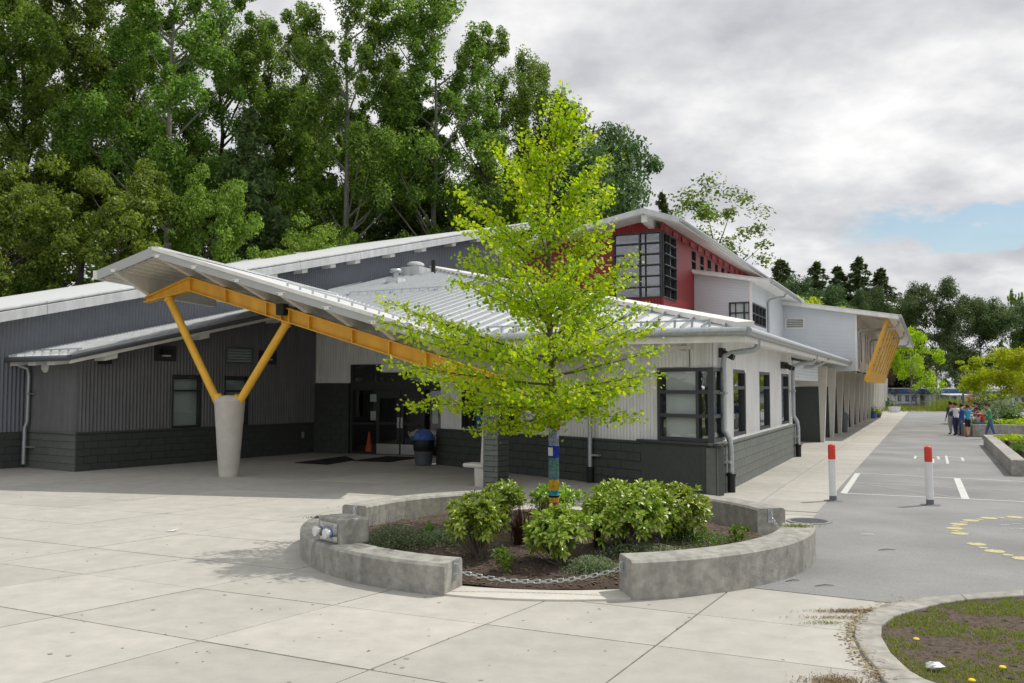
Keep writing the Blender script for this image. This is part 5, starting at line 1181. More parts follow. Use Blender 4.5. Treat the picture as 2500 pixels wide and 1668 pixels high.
def shrub(px, py, depth, rx, rz, n, label, seed):
    n = int(n * 1.4); rx *= 1.1; random.seed(seed); q = at(px, py, depth); cx_, cy_ = q.x, q.y; zc = q.z; z0 = mz(cx_, cy_); t = thing('rhododendron', label, 'shrub', (0, 0, 0), 0, 'leathery evergreen shrubs in the planter')
    cs = []; ax = []; st = []
    lob = [(random.uniform(-.5, .5) * rx, random.uniform(-.5, .5) * rx, random.uniform(-.25, .3) * rz, random.uniform(.5, .72)) for _ in range(7)] + [(0, 0, 0, .8)]
    while len(cs) < n:
        lx, ly, lz, lr = random.choice(lob); d = Vector((random.gauss(0, 1), random.gauss(0, 1), random.gauss(.2, .8))).normalized(); r_ = random.uniform(.62, 1.0) * lr
        p = Vector((cx_ + lx + d.x * rx * r_, cy_ + ly + d.y * rx * r_, zc + lz + d.z * rz * r_))
        if p.z < z0 + .10: continue
        cs.append(p); ax.append(d + Vector((0, 0, .75)))
    V, Fc = rosette_mesh(cs, ax, .105, .040, 9); o = npmesh('foliage', V, Fc, 'leaf_shrub', t); o['kind'] = 'stuff'
    b = Vector((cx_, cy_, z0)); segs_ = []
    for i in range(0, n, max(1, n // 26)): e_ = cs[i]; segs_.append(([b + Vector((random.uniform(-.05, .05), random.uniform(-.05, .05), -.03)), b.lerp(e_, .5) + Vector((0, 0, -.04)), e_], [.014, .009, .004]))
    woodmesh('stems', segs_, 'bark', t, 5)
shrub(1168, 1268, 10.9, .36, .33, 150, 'rounded evergreen shrub at the front left of the bed', 11)
shrub(1370, 1295, 10.6, .35, .36, 150, 'rounded evergreen shrub right in front of the tree trunk', 12)
shrub(1530, 1252, 11.4, .52, .44, 290, 'largest evergreen shrub with a pointed top in the right of the bed', 13)
shrub(1668, 1248, 12.2, .46, .44, 240, 'broad evergreen shrub nearest the back right planter wall', 14)
shrub(1212, 1212, 14.3, .38, .26, 110, 'evergreen shrub at the back left in front of the pillar bench', 15)
shrub(1362, 1222, 14.6, .36, .30, 100, 'evergreen shrub behind the knitted trunk', 16)
random.seed(5)
def flax(px, py, depth, h, n, label, m='leaf_flax', sp=1.0):
    q = at(px, py, depth); z0 = mz(q.x, q.y); V = []; Fc = []
    for _ in range(n):
        a = random.uniform(0, 6.28); l = h * random.uniform(.55, 1.1); ln_ = random.uniform(.1, sp) * l; b = Vector((q.x + random.gauss(0, .03), q.y + random.gauss(0, .03), z0 - .01)); dv = Vector((math.cos(a), math.sin(a), 0)); sd = Vector((-dv.y, dv.x, 0)); w_ = random.uniform(.006, .012); o = len(V)
        for t in (0, .35, .7, 1): c_ = b + dv * ln_ * t ** 1.7 + Vector((0, 0, l * t * (1 - .18 * t * ln_ / l * 2))); ww = w_ * (1 - t * .95); V += [c_ + sd * ww, c_ - sd * ww]
        Fc += [(o, o + 1, o + 3, o + 2), (o + 2, o + 3, o + 5, o + 4), (o + 4, o + 5, o + 7, o + 6)]
    t = thing('flax_plant', label, 'plant', (0, 0, 0), 0, 'dark sword-leaved plants'); o = npmesh('leaves', [tuple(v) for v in V], Fc, m, t); o['kind'] = 'stuff'
flax(1268, 1350, 11.6, .62, 170, 'dark bronze sword-leaved plant between the two front shrubs'); flax(1462, 1335, 11.4, .42, 70, 'small reddish sword-leaved plant left of the largest shrub', sp=.4); flax(1322, 1275, 13.6, .42, 70, 'dark sword-leaved plant just behind the trunk')
def leafy(px, py, depth, r_, h, n, label, ll=.09, m='leaf_mid'):
    q = at(px, py, depth); z0 = mz(q.x, q.y); cs = []; ax = []
    for _ in range(n): cs.append((q.x + random.gauss(0, r_), q.y + random.gauss(0, r_), z0 + random.uniform(.03, h))); ax.append((random.gauss(0, .4), random.gauss(0, .4), 1))
    V, Fc = rosette_mesh(cs, ax, ll, ll * .32, 7); t = thing('leafy_plant', label, 'plant', (0, 0, 0), 0, 'small leafy perennials'); npmesh('leaves', V, Fc, m, t)['kind'] = 'stuff'; woodmesh('stems', [([(q.x, q.y, z0 - .02), (c_[0], c_[1], c_[2])], [.006, .003]) for c_ in cs[:8]], 'grass', t, 5)
leafy(1232, 1385, 10.3, .06, .22, 16, 'small bright leafy plant at the front edge of the mulch'); leafy(1052, 1275, 12.2, .07, .16, 14, 'small bright leafy plant by the back left wall'); leafy(1803, 1300, 11.9, .08, .26, 22, 'bright leafy plant against the right planter wall')
def patch(px, py, depth, rx, ry, h, n, label, m='leaf_sage', fl=0, ls=.028):
    q = at(px, py, depth); x = RNG.normal(q.x, rx, n); y = RNG.normal(q.y, ry, n); rr = ((x - q.x) / (rx * 2)) ** 2 + ((y - q.y) / (ry * 2)) ** 2; rad = np.hypot(x - PC.x, y - PC.y); kp = (rad < RI - .04) & (rr < 1.2); x, y, rr = x[kp], y[kp], rr[kp]
    z = np.array([mz(a, b) for a, b in zip(x, y)]) + RNG.uniform(0, 1, len(x)) * h * np.clip(1.1 - rr, .15, 1); nn_ = unit_dirs(len(x)); nn_[:, 2] = np.abs(nn_[:, 2]) + .3; nn_ /= np.linalg.norm(nn_, axis=1, keepdims=True)
    P, Fc = leafcards(np.stack([x, y, z], 1), nn_, RNG.uniform(ls * .7, ls * 1.4, len(x)), .6, 'diamond'); t = thing('catmint', label, 'plant', (0, 0, 0), 0, 'low grey-green perennials'); npmesh('leaves', P, Fc, m, t)['kind'] = 'stuff'
    if fl:
        V = []
        for _ in range(fl):
            a, b = random.gauss(q.x, rx * .9), random.gauss(q.y, ry * .9); zz_ = mz(a, b) + h * random.uniform(.7, 1.2)
            for k in range(9): V.append((a + random.gauss(0, .007), b + random.gauss(0, .007), zz_ + k * .014))
        P, Fc = leafcards(np.array(V), unit_dirs(len(V)), RNG.uniform(.010, .018, len(V)), .8, 'diamond'); npmesh('flower_spikes', P, Fc, 'leaf_flower', t)['kind'] = 'stuff'
patch(955, 1335, 11.7, .26, .30, .30, 5200, 'tall catmint with faint violet spikes beside the hose block', fl=26); patch(1075, 1330, 11.9, .26, .22, .16, 2600, 'low catmint spreading left of the front left shrub', fl=5)
patch(1445, 1400, 10.35, .17, .12, .15, 2400, 'pale catmint mound right behind the front chain', fl=4, ls=.022); patch(1600, 1345, 11.0, .42, .16, .14, 3200, 'catmint strip along the inside of the right planter wall', fl=16); patch(1700, 1318, 12.0, .3, .2, .16, 1800, 'catmint tuft under the broad back right shrub', m='leaf_mid')
def wallpatch(r0, a0, z, n, label, m, sp=.09):
    p = pol(r0, a0, z)
    def f(): return (random.gauss(p.x, sp), random.gauss(p.y, sp * .5), z + .002, 1)
    tag(blades('clippings', n, f, m, .006, .035, .006, 3.0), label, 'clippings')
wallpatch(3.28, 339, HR, 220, 'green weed clippings lying on the right planter wall', 'grass', .11); wallpatch(3.3, 178, HL, 160, 'mossy debris on the low wall behind the hose block', 'leaf_flax', .10)

# ================================================================== STREET FURNITURE AND SMALL THINGS
def bollard(px, py, lean, label):
    p = G(px, py); t = thing('bollard', label, 'bollard', (p.x, p.y, .006), 0, 'red and white bollards'); t.rotation_euler = (lean, lean * .5, 0)
    obj('white_post', MB().lathe([(.067, .10), (.067, .80)], (0, 0, 0), 20), 'whitepaint', t, smooth=True)
    obj('red_cap', MB().lathe([(.069, .80), (.069, 1.04), (.063, 1.075), (.042, 1.09), (0, 1.093)], (0, 0, 0), 20), 'redpaint', t, smooth=True)
    obj('chipped_foot', MB().lathe([(.068, -.02), (.069, .08), (.066, .115)], (0, 0, 0), 20), 'chipped', t, smooth=True)
    obj('base_plate', MB().lathe([(.0, .014), (.17, .012), (.19, .0)], (0, 0, 0), 20), 'chipped', t, smooth=True)
bollard(2034, 1224, R(-.8), 'red-topped white bollard at the edge of the pavement'); bollard(2271, 1234, R(-1.0), 'red-topped white bollard standing out on the asphalt')
def bin_(px, py, label, lid, name='litter_bin', h=1.0, bag=True, rz=0):
    p = G(px, py); t = thing(name, label, 'bin', (p.x, p.y, .012), rz, 'round litter bins with dome lids')
    obj('barrel', MB().lathe([(.225, 0), (.235, .03), (.285, .62), (.30, .66), (.29, .70)], (0, 0, 0), 28), 'greybin', t, smooth=True)
    if bag: obj('bin_bag', MB().lathe([(.262, .38), (.285, .42), (.296, .55), (.306, .69), (.30, .705)], (0, 0, 0), 28), 'black', t, smooth=True)
    dm = [(.325, .70), (.33, .725), (.30, .74), (.285, .80), (.25, .88), (.18, .96), (.09, 1.005), (0, 1.015)]
    d = obj('dome_lid', MB().lathe(dm, (0, 0, 0), 28), lid, t, smooth=True)
    obj('flap', MB().hexa([(-.11, -.30, .755), (.11, -.30, .755), (.11, -.2, .755), (-.11, -.2, .755), (-.10, -.245, .90), (.10, -.245, .90), (.10, -.15, .90), (-.10, -.15, .90)]), lid, d)
bin_(1034, 1136, 'grey litter bin with blue dome lid beside the entrance doors', 'bluelid', rz=-.6); bin_(2057, 1056, 'grey litter bin with grey dome lid between the fins', 'greybin', bag=False, rz=.9)
bin_(2162, 1002, 'small dark bin with blue lid at the far end of the fins', 'bluelid', bag=False)
def cone(p, label, s=1.0):
    t = thing('traffic_cone', label, 'traffic cone', p, .3, 'orange traffic cones'); obj('cone', MB().lathe([(.14 * s, .03), (.03 * s, .68 * s), (.02 * s, .70 * s), (0, .70 * s)], (0, 0, 0), 20), 'orange', t, smooth=True); obj('base', MB().box((0, 0, .018), (.36 * s, .36 * s, .034)), 'orange', t, bevel=.01)
cone(Vector(DN.pt((xs[0] + xs[1]) / 2 + .02, -.32, .021)), 'orange traffic cone standing inside the entrance side window'); p = G(2044, 1057); cone((p.x, p.y + .1, .012), 'orange traffic cone beside the grey bin at the fins', .95)
def pot(px, py, r_, h, m, label, lm, n):
    p = G(px, py); t = thing('plant_pot', label, 'plant pot', (p.x, p.y, .012), 0, 'planted pots at the fins'); obj('pot', MB().lathe([(r_ * .75, 0), (r_, h), (r_ * .93, h), (r_ * .9, h * .85), (0, h * .85)], (0, 0, 0), 18), m, t, smooth=True)
    P, Fc = leafcards(np.stack([RNG.normal(0, r_ * .55, n), RNG.normal(0, r_ * .55, n), h * .85 + np.abs(RNG.normal(0, .22, n))], 1), unit_dirs(n), RNG.uniform(.06, .12, n), .6, 'diamond'); npmesh('leaves', P, Fc, lm, t)['kind'] = 'stuff'
pot(2131, 1022, .30, .38, 'bluelid', 'blue tub with a green plant by the far fins', 'leaf_mid', 260); pot(2143, 1020, .26, .25, 'chip', 'low brown pot of yellowish foliage beside the blue tub', 'leaf_lime', 300)
p = G(2184, 1007); t = thing('white_tub', 'small white tub at the far end of the pavement', 'tub', (p.x, p.y, .03)); obj('tub_body', MB().hexa([(-.36, -.25, 0), (.36, -.25, 0), (.36, .25, 0), (-.36, .25, 0), (-.42, -.3, .42), (.42, -.3, .42), (.42, .3, .42), (-.42, .3, .42)]), 'whitepaint', t); obj('rim', MB().box((0, 0, .44), (.90, .66, .04)), 'whitepaint', t)

# ---- raised beds on the right of the yard
def bedwall(pts_, h, th, label):
    t = thing('raised_bed', label, 'raised bed', (0, 0, 0), 0, 'concrete raised beds beside the yard')
    for a, b in zip(pts_, pts_[1:]):
        a, b = Vector(a), Vector(b); d = (b - a).normalized(); n_ = Vector((d.y, -d.x)) * -th; L_ = (b - a).length; k = max(1, int(L_ / 2.4)); 
        for i in range(k): p, q = a.lerp(b, i / k) + d * .004, a.lerp(b, (i + 1) / k) - d * .004; obj('wall_section', MB().prism([tuple(p), tuple(q), tuple(q + n_), tuple(p + n_)], 0, h), 'cast', t, bevel=.015)
    return t
b0 = G(2426, 1088); b1 = b0 - UF * 13.0
t = bedwall([tuple(b0 + NF * 7), tuple(b0), tuple(b1)], .40, -.34, 'long low concrete bed wall running along the right of the yard')
obj('bed_soil', MB().prism([tuple(b0 + NF * .34 - UF * .34), tuple(b1 + NF * .34), tuple(b1 + NF * 7), tuple(b0 + NF * 7 - UF * .34)], 0, .30), 'soil', t)
c0 = G(2374, 1066); c1 = c0 + NF * 9
t = bedwall([tuple(c0 + UF * 9), tuple(c0), tuple(c1)], .52, .34 * -1, 'concrete bed wall the children gather around') if False else bedwall([tuple(c1), tuple(c0), tuple(c0 + UF * 9)], .55, .34, 'concrete bed wall the children gather around')
obj('bed_soil', MB().prism([tuple(c0 + NF * .3 + UF * .3), tuple(c1 + UF * .3), tuple(c1 + UF * 9), tuple(c0 + NF * .3 + UF * 9)], 0, .45), 'soil', t)
def bush(x, y, z, rx, rz_, n, m, label, cat='bush', size=.14, group=None, name='bush', stem=True):
    t = thing(name, label, cat, (x, y, z), 0, group); d = unit_dirs(n); nc = 14; cc = unit_dirs(nc) * np.array([rx, rx, rz_]) * RNG.uniform(.3, .75, (nc, 1)); cc[:, 2] = np.abs(cc[:, 2]) ; k = RNG.integers(0, nc, n)
    P = cc[k] + d * RNG.uniform(.3, 1, (n, 1)) ** .6 * np.array([rx, rx, rz_]) * .42; P[:, 2] = np.maximum(P[:, 2], .02); nn_ = d + RNG.normal(0, .5, (n, 3)); nn_[:, 2] += .4; nn_ /= np.linalg.norm(nn_, axis=1, keepdims=True)
    V, Fc = leafcards(P, nn_, RNG.uniform(size * .6, size * 1.3, n), .7, 'diamond'); npmesh('foliage', V, Fc, m, t)['kind'] = 'stuff'
    if stem: woodmesh('stems', [([(0, 0, -.02), (float(c_[0]) * .5, float(c_[1]) * .5, float(c_[2]) * .6), tuple(float(q) for q in c_)], [.03, .02, .01]) for c_ in cc[:8]], 'bark', t, 5)
    return t
for px, py, dep, rx, rz_, m, lb in ((2452, 1045, 42, 1.5, .6, 'leaf_mid', 'leafy vegetable patch right behind the boy in green'), (2485, 1052, 41, 1.4, .5, 'leaf_lime', 'pale leafy vegetable patch at the right frame edge'), (2440, 1000, 46, 1.5, 1.4, 'leaf_sage', 'tall feathery plant behind the boy in green'), (2475, 1018, 45, .7, .6, 'leaf_mid', 'small dark shrub in the bed near the right edge'), (2410, 985, 52, 1.4, 1.2, 'leaf_sage', 'loose shrub behind the children'), (2478, 1090, 32.5, 1.0, .18, 'leaf_lime', 'low lettuce patch behind the long bed wall'), (2530, 1105, 28, 1.0, .2, 'leaf_mid', 'low leafy patch in the long bed at the frame edge')):
    q = at(px, py, dep); bush(q.x, q.y, max(.3, q.z - rz_ * .5), rx, rz_, 1500, m, lb, 'plant', .13, 'plants in the raised beds', 'bed_plant')
# ---- far end: fence, portable classrooms, long grass
def lawnstuff():
    x = random.uniform(24, 60); y = random.uniform(79, 92); return (x, y, .03, 1)
tag(blades('far_grass', 6000, lawnstuff, 'grass', .15, .5, .03), 'strip of rough grass at the end of the yard', 'grass')
def tall():
    q = at(2318 + random.gauss(0, 22), 1000, 84 + random.uniform(-3, 3)); return (q.x, q.y, .03, 1)
tag(blades('tall_grass', 1100, tall, 'grass', .5, 1.3, .025, .6), 'tall pale seeding grass behind the children', 'grass')
fn = thing('chain_link_fence', 'galvanised wire fence in front of the portable classrooms', 'fence'); fp0, fp1 = at(2150, 1000, 94), at(2520, 1000, 90)
mb = MB(); nP = 15
for i in range(nP + 1): q = fp0.lerp(fp1, i / nP); obj('post', MB().tube([(q.x, q.y, 0), (q.x, q.y, 1.42)], .035, 6), 'galv', fn)
obj('top_rail', MB().tube([(fp0.x, fp0.y, 1.38), (fp1.x, fp1.y, 1.38)], .03, 6), 'galv', fn); obj('mid_rail', MB().tube([(fp0.x, fp0.y, .7), (fp1.x, fp1.y, .7)], .02, 6), 'galv', fn)
for i in range(90): 
    q = fp0.lerp(fp1, i / 90)
    for sg in (-1, 1): mb.tube([(q.x, q.y, .05), (q.x + sg * .35, q.y, 1.38)], .003, 3, False)
obj('wire_mesh', mb, 'galv', fn)
mat('portblue', (.035, .08, .22), .5); mat('portwhite', (.62, .64, .68), .6)
def portable(px0, px1, ytop, ybot, dep, label, wins, awn=False):
    a, b = at(px0, 950, dep), at(px1, 950, dep); zt = at(px0, ytop, dep).z; W_ = Wall(a, b); t = thing('portable_classroom', label, 'portable building', (0, 0, 0), 0, 'portable classrooms beyond the fence')
    obj('wall', corr(W_, 0, W_.len, .3, zt * .74, .35, .03, [(W_.len * u0, W_.len * u1, z0, z1) for u0, u1, z0, z1 in wins]), 'portwhite', t); obj('body', W_.box(MB(), .03, W_.len - .03, 0, zt * .74, -7, -.25), 'portwhite', t)
    rf_ = obj('roof', W_.box(MB(), -.3, W_.len + .3, zt * .74, zt, -7.4, .35), 'portblue', t, bevel=.03); obj('roof_sheet', W_.box(MB(), -.32, W_.len + .32, zt + .001, zt + .06, -7.42, .37), 'portwhite', rf_)
    for u0, u1, z0, z1 in wins: w_ = obj('window', W_.box(MB(), W_.len * u0, W_.len * u1, z0, z1, -.05, .05), 'portblue', t); obj('pane', W_.box(MB(), W_.len * u0 + .12, W_.len * u1 - .12, z0 + .12, z1 - .12, .051, .06), 'glassdark', w_)
    if awn: aw = obj('awning', MB().hexa([W_.pt(W_.len * .16, 2.6, zt * .62), W_.pt(W_.len * .82, 2.6, zt * .62), W_.pt(W_.len * .82, .36, zt * .70), W_.pt(W_.len * .16, .36, zt * .70), W_.pt(W_.len * .16, 2.6, zt * .67), W_.pt(W_.len * .82, 2.6, zt * .67), W_.pt(W_.len * .82, .36, zt * .75), W_.pt(W_.len * .16, .36, zt * .75)]), 'whitepaint', t); [obj('post', MB().tube([W_.pt(W_.len * k, 2.5, 0), W_.pt(W_.len * k, 2.5, zt * .64)], .06, 6), 'portwhite', t) for k in (.2, .42, .78)]
portable(2186, 2246, 949, 992, 103, 'white and blue portable classroom left of the bare trees', [(.08, .22, .55, 1.25), (.40, .54, .55, 1.25), (.66, .80, .55, 1.25)]); portable(2276, 2356, 950, 992, 101, 'portable classroom with a white awning behind the children', [(.12, .2, .7, 1.1), (.64, .72, .31, 1.3), (.88, .93, .7, 1.2)], True)
portable(2470, 2540, 956, 1000, 98, 'portable classroom half hidden by lime foliage at the right edge', [(.1, .2, .5, 1.1), (.35, .45, .5, 1.1)])
ar = thing('garden_frame', 'brown timber frame standing in the school garden', 'frame'); a0, a1 = at(2352, 1000, 70), at(2404, 1000, 70)
for i in range(3): q = a0.lerp(a1, i / 2); obj('post', MB().box((q.x, q.y, 1.75), (.11, .11, 3.5)), 'bark', ar)
obj('top_beam', MB().bar((a0.x, a0.y, 3.45), (a1.x, a1.y, 3.45), .1, .14), 'bark', ar)

# ================================================================== BACKGROUND TREES
def crown_clumps(kind, n, seed, H_):
    """clump centres of a crown of height H_ standing on z = 0"""
    rg_ = np.random.default_rng(seed); out_ = []
    while len(out_) < n:
        t = rg_.random()
        if kind == 'poplar': z = .16 + .84 * t; rad = (.155 * (1 - ((z - .42) / .60) ** 2 if z > .42 else .155 * (.55 + .45 * (z - .16) / .26) / .155)) if False else .15 * math.sqrt(max(.02, 1 - ((z - .45) / .57) ** 2)) * (1 + .25 * math.sin(z * 23 + seed))
        elif kind == 'maple': z = .30 + .70 * t; rad = .38 * math.sqrt(max(.01, 1 - ((z - .62) / .42) ** 2))
        elif kind == 'slim': z = .25 + .75 * t; rad = .25 * math.sqrt(max(.01, 1 - ((z - .62) / .42) ** 2))
        else: z = .3 + .7 * t; rad = .22 * math.sqrt(max(.01, 1 - ((z - .6) / .42) ** 2))
        a = rg_.uniform(0, 6.28); r_ = rad * rg_.random() ** .38
        out_.append((math.cos(a) * r_ * H_, math.sin(a) * r_ * H_, z * H_))
    out_ = np.array(out_)
    if kind != 'oval':                                           # gather the clumps into boughs so that dark gaps open between them
        nb_ = max(12, n // (6 if kind == 'poplar' else 8)); bo_ = out_[:nb_]; k = rg_.integers(0, nb_, n); sp_ = np.array([.030, .030, .026]) if kind == 'poplar' else (np.array([.05, .05, .03]) if kind == 'slim' else np.array([.085, .085, .05]))
        out_ = bo_[k] + rg_.normal(0, 1, (n, 3)) * sp_ * H_; out_[:, 2] += np.hypot(out_[:, 0] - bo_[k][:, 0], out_[:, 1] - bo_[k][:, 1]) * -.25; out_[:nb_] = bo_
        if kind == 'poplar': out_[:6] = [(.004 * H_ * (i % 3 - 1), .004 * H_ * (i % 2), H_ * (.985 - .035 * i)) for i in range(6)]
    return out_
protos = {}
def make_tree(kind, H_, nclump, nleaf, leaf, mleaf, mbark, seed, name, clump=.036, bare=0.0):
    cl_ = crown_clumps(kind, nclump, seed, H_); rg_ = np.random.default_rng(seed + 1); random.seed(seed)
    root = bpy.data.objects.new(name, None); link(root)
    k = rg_.integers(0, nclump, nleaf); cr = clump * H_ * rg_.uniform(.55, 1.35, nclump)
    d = rg_.normal(size=(nleaf, 3)); d /= np.linalg.norm(d, axis=1, keepdims=True)
    P = cl_[k] + d * (rg_.random((nleaf, 1)) ** .5) * cr[k][:, None] * (np.array([.95, .95, 1.05]) if kind == 'poplar' else np.array([1, 1, .72]))
    nn_ = d * .6 + rg_.normal(0, .55, (nleaf, 3)); nn_[:, 2] += .45; nn_ /= np.linalg.norm(nn_, axis=1, keepdims=True)
    V, Fc = leafcards(P, nn_, rg_.uniform(leaf * .6, leaf * 1.3, nleaf), .75, 'diamond')
    o = npmesh('crown', V, Fc, mleaf, root); o['kind'] = 'stuff'
    top = .97 * H_ if kind == 'poplar' else .75 * H_; r0 = .011 * H_; wob = [(random.uniform(-.012, .012) * H_, random.uniform(-.012, .012) * H_) for _ in range(9)]
    tr_ = [(wob[i][0] * i / 8, wob[i][1] * i / 8, top * i / 8) for i in range(9)]; sg = [(tr_, [max(.03, r0 * (1 - .93 * i / 8)) for i in range(9)])]
    for i in range(0, nclump, 7):
        c_ = cl_[i]; zb2 = max(.12 * H_, c_[2] - math.hypot(c_[0], c_[1]) * (1.1 if kind == 'poplar' else .8)); zb2 = min(zb2, top * .96); j = min(7, int(zb2 / top * 8)); f_ = zb2 / top * 8 - j
        b = Vector(tr_[j]).lerp(Vector(tr_[j + 1]), min(1, f_)); e_ = Vector(c_); sg.append(([b, b.lerp(e_, .5) + Vector((0, 0, -.03 * H_ * .3)), e_], [max(.03, .0026 * H_), .0018 * H_, .0006 * H_]))
    woodmesh('trunk', sg, mbark, root, 6); return root
def make_conifer(H_, n, seed, mleaf, name, spread=.17):
    rg_ = np.random.default_rng(seed); root = bpy.data.objects.new(name, None); link(root); P = []; Nn = []; S = []; sg = [([(0, 0, 0), (0, 0, H_ * .6), (0, 0, H_)], [.012 * H_, .006 * H_, .001 * H_])]
    nb = 190
    for i in range(nb):
        t = (i / nb) ** .85; z = H_ * (.06 + .93 * t); l = spread * H_ * (1 - t) ** .8 * rg_.uniform(.55, 1.15) + .01 * H_; a = rg_.uniform(0, 6.28); m_n = int(n / nb * (.25 + 1.4 * (1 - t)))
        tt = rg_.random(m_n) ** .7; x = np.cos(a) * l * tt; y = np.sin(a) * l * tt; zz_ = z - l * .42 * tt ** 1.5 + l * .12 * (tt > .85); sp_ = (.02 + .11 * (1 - tt)) * l
        P.append(np.stack([x + rg_.normal(0, 1, m_n) * sp_, y + rg_.normal(0, 1, m_n) * sp_, zz_ - np.abs(rg_.normal(0, .010 * H_, m_n))], 1))
        if i % 3 == 0: sg.append(([(0, 0, z), (math.cos(a) * l * .9, math.sin(a) * l * .9, z - l * .35)], [.003 * H_, .0008 * H_]))
    P = np.concatenate(P); nn_ = rg_.normal(0, 1, P.shape) * np.array([.7, .7, 1]); nn_ /= np.linalg.norm(nn_, axis=1, keepdims=True)
    V, Fc = leafcards(P, nn_, rg_.uniform(.011, .024, len(P)) * H_, .42, 'diamond'); npmesh('crown', V, Fc, mleaf, root)['kind'] = 'stuff'; woodmesh('trunk', sg, 'barkdark', root, 5); return root
used = set()
def plant(proto, px, ytop, dep, label, cat='tree', group='tall trees behind the school', wide=1.0, m=None, rot=None, z0=0.0):
    root, H_ = protos[proto]; q = at(px, ytop, dep); s = (q.z - z0) / H_
    if proto in used:
        r_ = root.copy(); link(r_)
        for ch in root.children: c_ = ch.copy(); link(c_, r_)
    else: r_ = root; used.add(proto)
    r_.location = (q.x, q.y, z0); r_.scale = (s * wide, s * wide, s); r_.rotation_euler = (0, 0, random.uniform(0, 6.28) if rot is None else rot); tag(r_, label, cat, group); return r_
random.seed(21)
protos['pA'] = (make_tree('poplar', 30, 300, 80000, .19, 'leaf_poplar', 'barkpale', 31, 'cottonwood_tree', clump=.025), 30)
protos['pB'] = (make_tree('poplar', 30, 240, 72000, .195, 'leaf_poplar', 'barkdark', 57, 'cottonwood_tree', clump=.027), 30)
protos['pC'] = (make_tree('poplar', 30, 330, 80000, .185, 'leaf_poplar', 'barkdark', 83, 'cottonwood_tree', clump=.023), 30)
protos['mA'] = (make_tree('maple', 12, 200, 44000, .165, 'leaf_maple', 'bark', 91, 'broadleaf_tree', clump=.058), 12)
protos['mC'] = (make_tree('slim', 12, 200, 46000, .16, 'leaf_maple', 'bark', 111, 'broadleaf_tree', clump=.05), 12)
protos['mB'] = (make_tree('maple', 12, 170, 42000, .19, 'leaf_dark', 'barkdark', 93, 'broadleaf_tree', clump=.085), 12)
protos['lime'] = (make_tree('maple', 6, 110, 9000, .16, 'leaf_lime', 'bark', 95, 'lime_green_tree', clump=.085), 6)
protos['purple'] = (make_tree('maple', 10, 70, 9000, .2, 'leaf_purple', 'barkdark', 96, 'purple_tree', clump=.08), 10)
protos['sparse'] = (make_tree('oval', 16, 75, 5600, .2, 'leaf_poplar', 'barkdark', 97, 'sparse_tree', clump=.045), 16)
protos['bare'] = (make_tree('maple', 7, 170, 500, .1, 'leaf_maple', 'barkpale', 98, 'bare_tree', clump=.05), 7)
protos['orange'] = (make_tree('maple', 5, 50, 5000, .13, 'leaf_orange', 'bark', 99, 'orange_bush', clump=.09), 5)
protos['cA'] = (make_conifer(20, 26000, 41, 'leaf_conifer', 'conifer_tree', .24), 20)
protos['cB'] = (make_conifer(20, 22000, 43, 'leaf_conifer', 'conifer_tree', .30), 20)
# tall row behind the gymnasium, left to right
row = [('pB', -70, -160, 50, 1.15, 'tall cottonwood cut off by the left edge of the picture'), ('pC', 70, -200, 56, 1.1, 'tall cottonwood with dark forked trunk, second from the left edge'), ('pA', 215, -120, 60, 1.15, 'tall full cottonwood behind the leftmost rounded tree'), ('pB', 330, -60, 66, 1.05, 'tall dark cottonwood behind the rounded bright tree'),
       ('pA', 425, -190, 54, 1.1, 'tall cottonwood with pale trunk above the canopy tip'), ('pC', 545, -110, 62, 1.1, 'tall cottonwood with a bare dark lower trunk above the canopy'), ('pB', 655, 45, 60, 1.0, 'cottonwood with narrow top right of the bare dark trunk'), ('pC', 745, 45, 66, 1.0, 'cottonwood with twin pointed tops left of the leaning trunk'), ('pA', 850, -70, 56, 1.1, 'tall cottonwood with leaning pale trunk above the gym roof'),
       ('pB', 955, 120, 70, 1.1, 'dark cottonwood in the gap between two taller ones'), ('pA', 1065, -20, 58, 1.2, 'broad tall cottonwood with rounded top above the gym roof'), ('pC', 1195, 62, 62, 1.0, 'cottonwood with pointed top left of the lime tree'), ('pB', 1275, 135, 64, .95, 'lower cottonwood ending the tall row on the right')]
for pr_, px, yt, dep, wd_, lb in row: plant(pr_, px, yt, dep, lb, wide=wd_ * .86)
for pr_, px, yt, dep, wd_, lb in (('cB', 610, 250, 52, 1.0, 'dark conifer low between the cottonwoods above the canopy'), ('cA', 1010, 210, 60, 1.25, 'dark conifer filling the gap above the gym rake'), ('cB', 480, 330, 70, 1.2, 'dark conifer half hidden left of the bare trunk'), ('cA', 760, 280, 72, 1.3, 'dark conifer behind the leaning pale trunk'), ('cB', 150, 300, 74, 1.3, 'dark conifer behind the two rounded bright trees'), ('cA', 1180, 330, 70, 1.2, 'dark conifer behind the crown of the lime tree'), ('cB', 900, 300, 75, 1.3, 'dark conifer low behind the gym roof')): plant(pr_, px, yt, dep, lb, wide=wd_)
for pr_, px, yt, dep, wd_, lb in (('mC', 20, 425, 42, .92, 'rounded bright green tree at the left edge above the gym roof'), ('mC', 295, 400, 44, .92, 'rounded bright green tree right of the left-edge one'), ('mC', 505, 430, 46, .66, 'drooping yellowish tree left of the bare dark trunk'), ('mA', 700, 592, 48, .9, 'low green bush mass behind the canopy ridge'), ('mA', 850, 572, 50, .8, 'low green tree behind the gym rake'), ('mB', 1440, 330, 66, .75, 'dark rounded tree between lime tree and red block'), ('purple', 590, 545, 60, .8, 'dull purple-leaved tree behind the bare trunk')): plant(pr_, px, yt, dep, lb, wide=wd_, group='lower trees behind the school')
